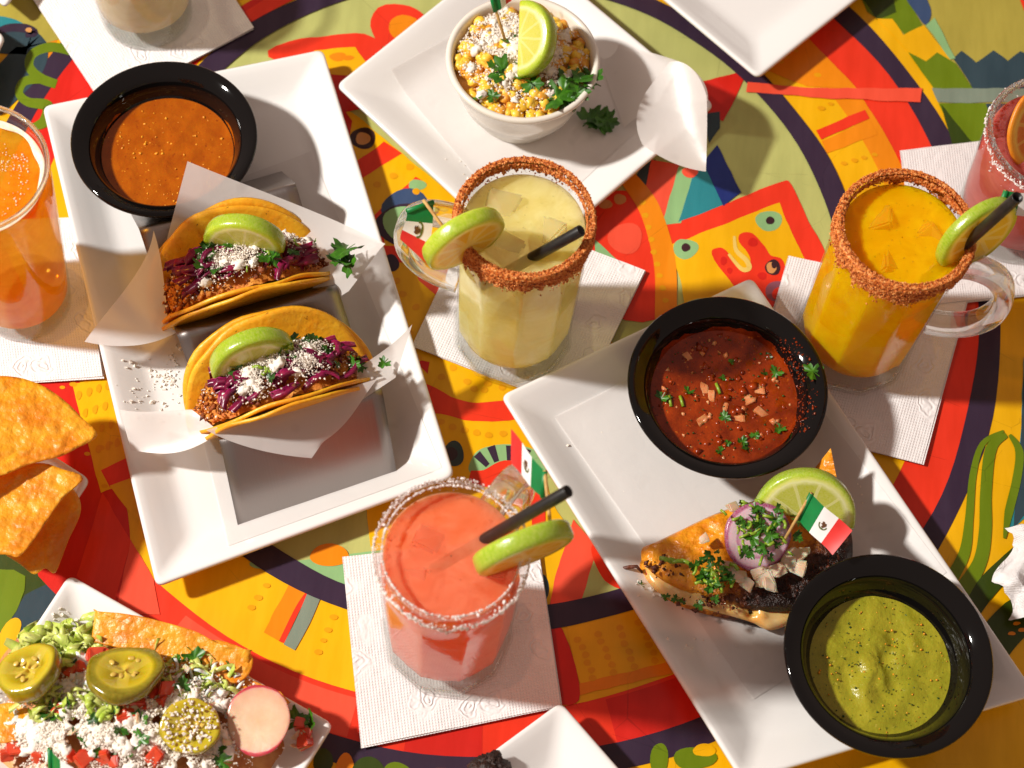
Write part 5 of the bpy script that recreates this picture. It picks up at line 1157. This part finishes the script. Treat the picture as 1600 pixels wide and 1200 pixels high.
# chocolate crumbs on the bottom plate
br = thing('chocolate_crumbs', P(765, 1195, .025), 'dark chocolate crumbs on the plate at the bottom edge', 'crumbs')
for (x, y, s) in ((765, 1192, 1.6), (752, 1198, 1.5), (778, 1200, 1.5), (766, 1206, 2.2), (785, 1212, 1.8), (745, 1212, 1.8)): link('crumb', lump_mesh('crumb', M['brownie'], .0055, x, .8, .9, .2), br, Matrix.Translation(P(x, y, .028)) @ rotm(rr, .9) @ Matrix.Scale(s*.8, 4))

# ================================================================ other glasses
def tumbler(c, Rb, Rr, H, wall, foot, level, liq, label, foam=False, salt=False, dark=False, name='glass_tumbler'):
    root = thing(name, (c.x, c.y, .004), label, 'glass drink'); z0 = .0045; base = Vector((c.x, c.y, z0))
    def ro(z): return Rb+(Rr-Rb)*z/H
    po = [(.0004, 0), (Rb*.94, 0), (Rb, .002)]+[(ro(H*k/12), H*k/12) for k in range(1, 12)]+[(Rr, H-.002), (Rr-wall*.25, H), (Rr-wall*.75, H), (Rr-wall, H-.002)]+[(ro(z)-wall, z) for z in (H-.006, level+.004, level-.001)]
    obj('glass_body', *lathe(po, 96, base, None, False), M['glass_thin'], root)
    obj('foot', *lathe([(.0004, .001), (Rb*.92, .001), (Rb*.985, .003), (ro(foot)-.0006, foot-.002), (ro(foot)-wall*2, foot-.0008), (.0004, foot-.0008)], 96, base), M['glass_foot'], root)
    obj('rim', *lathe([(Rr-wall*.5+wall*.62*math.cos(TAU*k/10), H+wall*.55*math.sin(TAU*k/10)) for k in range(11)], 96, base, None, False), M['glass_thick'], root)
    g = .0009; gi = wall+.0003; pl = [(.0004, foot+.0012), (ro(foot)-2*wall, foot+.0014), (ro(foot)-g, foot+.007)]+[(ro(foot+(level-foot)*k/8)-g, foot+(level-foot)*k/8) for k in range(2, 8)]+[(ro(level)-gi, level), (ro(level)-gi-.002, level-.0006), (.02, level-.0006), (.0004, level-.0006)]
    obj('drink', *lathe(pl, 96, base), M[liq], root)
    if foam:
        V = []; m = 96; R0 = ro(level)-gi
        for i in range(8):
            for k in range(m):
                th = TAU*k/m; wdt = .0042+.0025*noise.noise(Vector((math.cos(th)*3, math.sin(th)*3, 1))); r_ = R0-wdt*i/7; V.append((c.x+r_*math.cos(th), c.y+r_*math.sin(th), z0+level+.0022*math.sin(PI*(.35+.65*i/7))))
        obj('lit_wall_ring', V, grid(8, m, True), M['foam'], root)  # pale ring stands in for the lit inner glass wall
        bub = []
        for k in range(60):
            a_, r_ = rr.gauss(-.15, .8), R0-.009-abs(rr.gauss(0, .006)); bub.append((c.x+r_*math.cos(a_), c.y+r_*math.sin(a_), z0+level))
        q = P(12, 258, z0+level)
        for k in range(70): bub.append((q.x+rr.gauss(0, .006), q.y+rr.gauss(0, .005), z0+level))
        V, F = grains(bub, .0003, .0009, jit=.05, rs=rsn); x = obj('bubbles', V, F, M['foam'], root); x['kind'] = 'stuff'
    if salt: rim_crust(root, Vector((c.x, c.y, 0)), M['salt'], 'salt_grains', 6500, .010, .002, .0005, 3, .75, .3, H=z0+H, Ro=Rr, Ri=Rr-wall, base=False)
    return root
cB = P(-46, 262, .180); tumbler(cB, .0320, .0480, .175, .0028, .014, .163, 'beer', 'tall pint glass of amber beer at the left edge', foam=True, name='pint_glass')
cT = P(230, 22, .004); tumbler(cT, .0350, .0405, .105, .003, .0150, .085, 'cream_drink', 'clear tumbler of creamy drink cut off by the top edge')
cK = P(1652, 212, .115); tumbler(cK, .0400, .0490, .112, .0032, .014, .098, 'rose_drink', 'salt rimmed glass of rosy drink at the right edge', salt=True)
V, F = disc(.030, .0035, False, 54, .02, 2, bow=.0008)
put('dried_orange_slice', V, F, M['orange'], camframe(P(1622, 200, .112), 60, 50, .3), 'dried orange slice floating in the rosy drink', 'orange slice')
# crumpled paper at the right edge
V = []; n = 26
for i in range(n):
    for j in range(n):
        x, y = 1574+(1700-1574)*i/(n-1), 820+(960-820)*j/(n-1); x += 16*math.sin(j*.35); e = min(i, j, n-1-j)/6; p = P(x, y, .02); z = .006+.028*abs(noise.noise(Vector((p.x*38, p.y*38, 6))))+.012*abs(noise.noise(Vector((p.x*110, p.y*110, 2))))+.01*min(1, e); V.append((p.x, p.y, z))
o = obj('crumpled_napkin', V, grid(n, n), M['napkin'], uv=[(i/(n-1), j/(n-1)) for i in range(n) for j in range(n)]); tag(o, 'crumpled white paper napkin at the right edge', 'napkin')
# crumbs fallen on the taco plate and nacho plate
cl = []
for (x0, y0, sx_, sy_, n_) in ((262, 588, 10, 8, 60), (225, 610, 24, 30, 60), (270, 560, 8, 30, 30), (120, 990, 10, 6, 20), (90, 975, 24, 14, 40), (1010, 925, 16, 12, 14), (1120, 1000, 40, 16, 18), (930, 700, 50, 40, 8), (740, 250, 30, 30, 8), (1340, 760, 20, 30, 8)):
    for _ in range(n_):
        x, y = rr.gauss(x0, sx_), rr.gauss(y0, sy_); p = P(x, y, .012); hf = h_nacho if (y0 > 940 and x0 < 600) else h_right if x0 > 900 else h_corn if x0 > 600 else h_taco; hz_ = hf(p.x, p.y)
        if hz_ < .0222: cl.append((p.x, p.y, hz_+.0004))
V, F = grains(cl, .0003, .0012, cube=True, rs=rsn); x = obj('scattered_cheese_crumbs', V, F, M['cotija'], smooth=False); tag(x, 'tiny white cheese crumbs scattered on the plates', 'crumbs', kind='stuff')
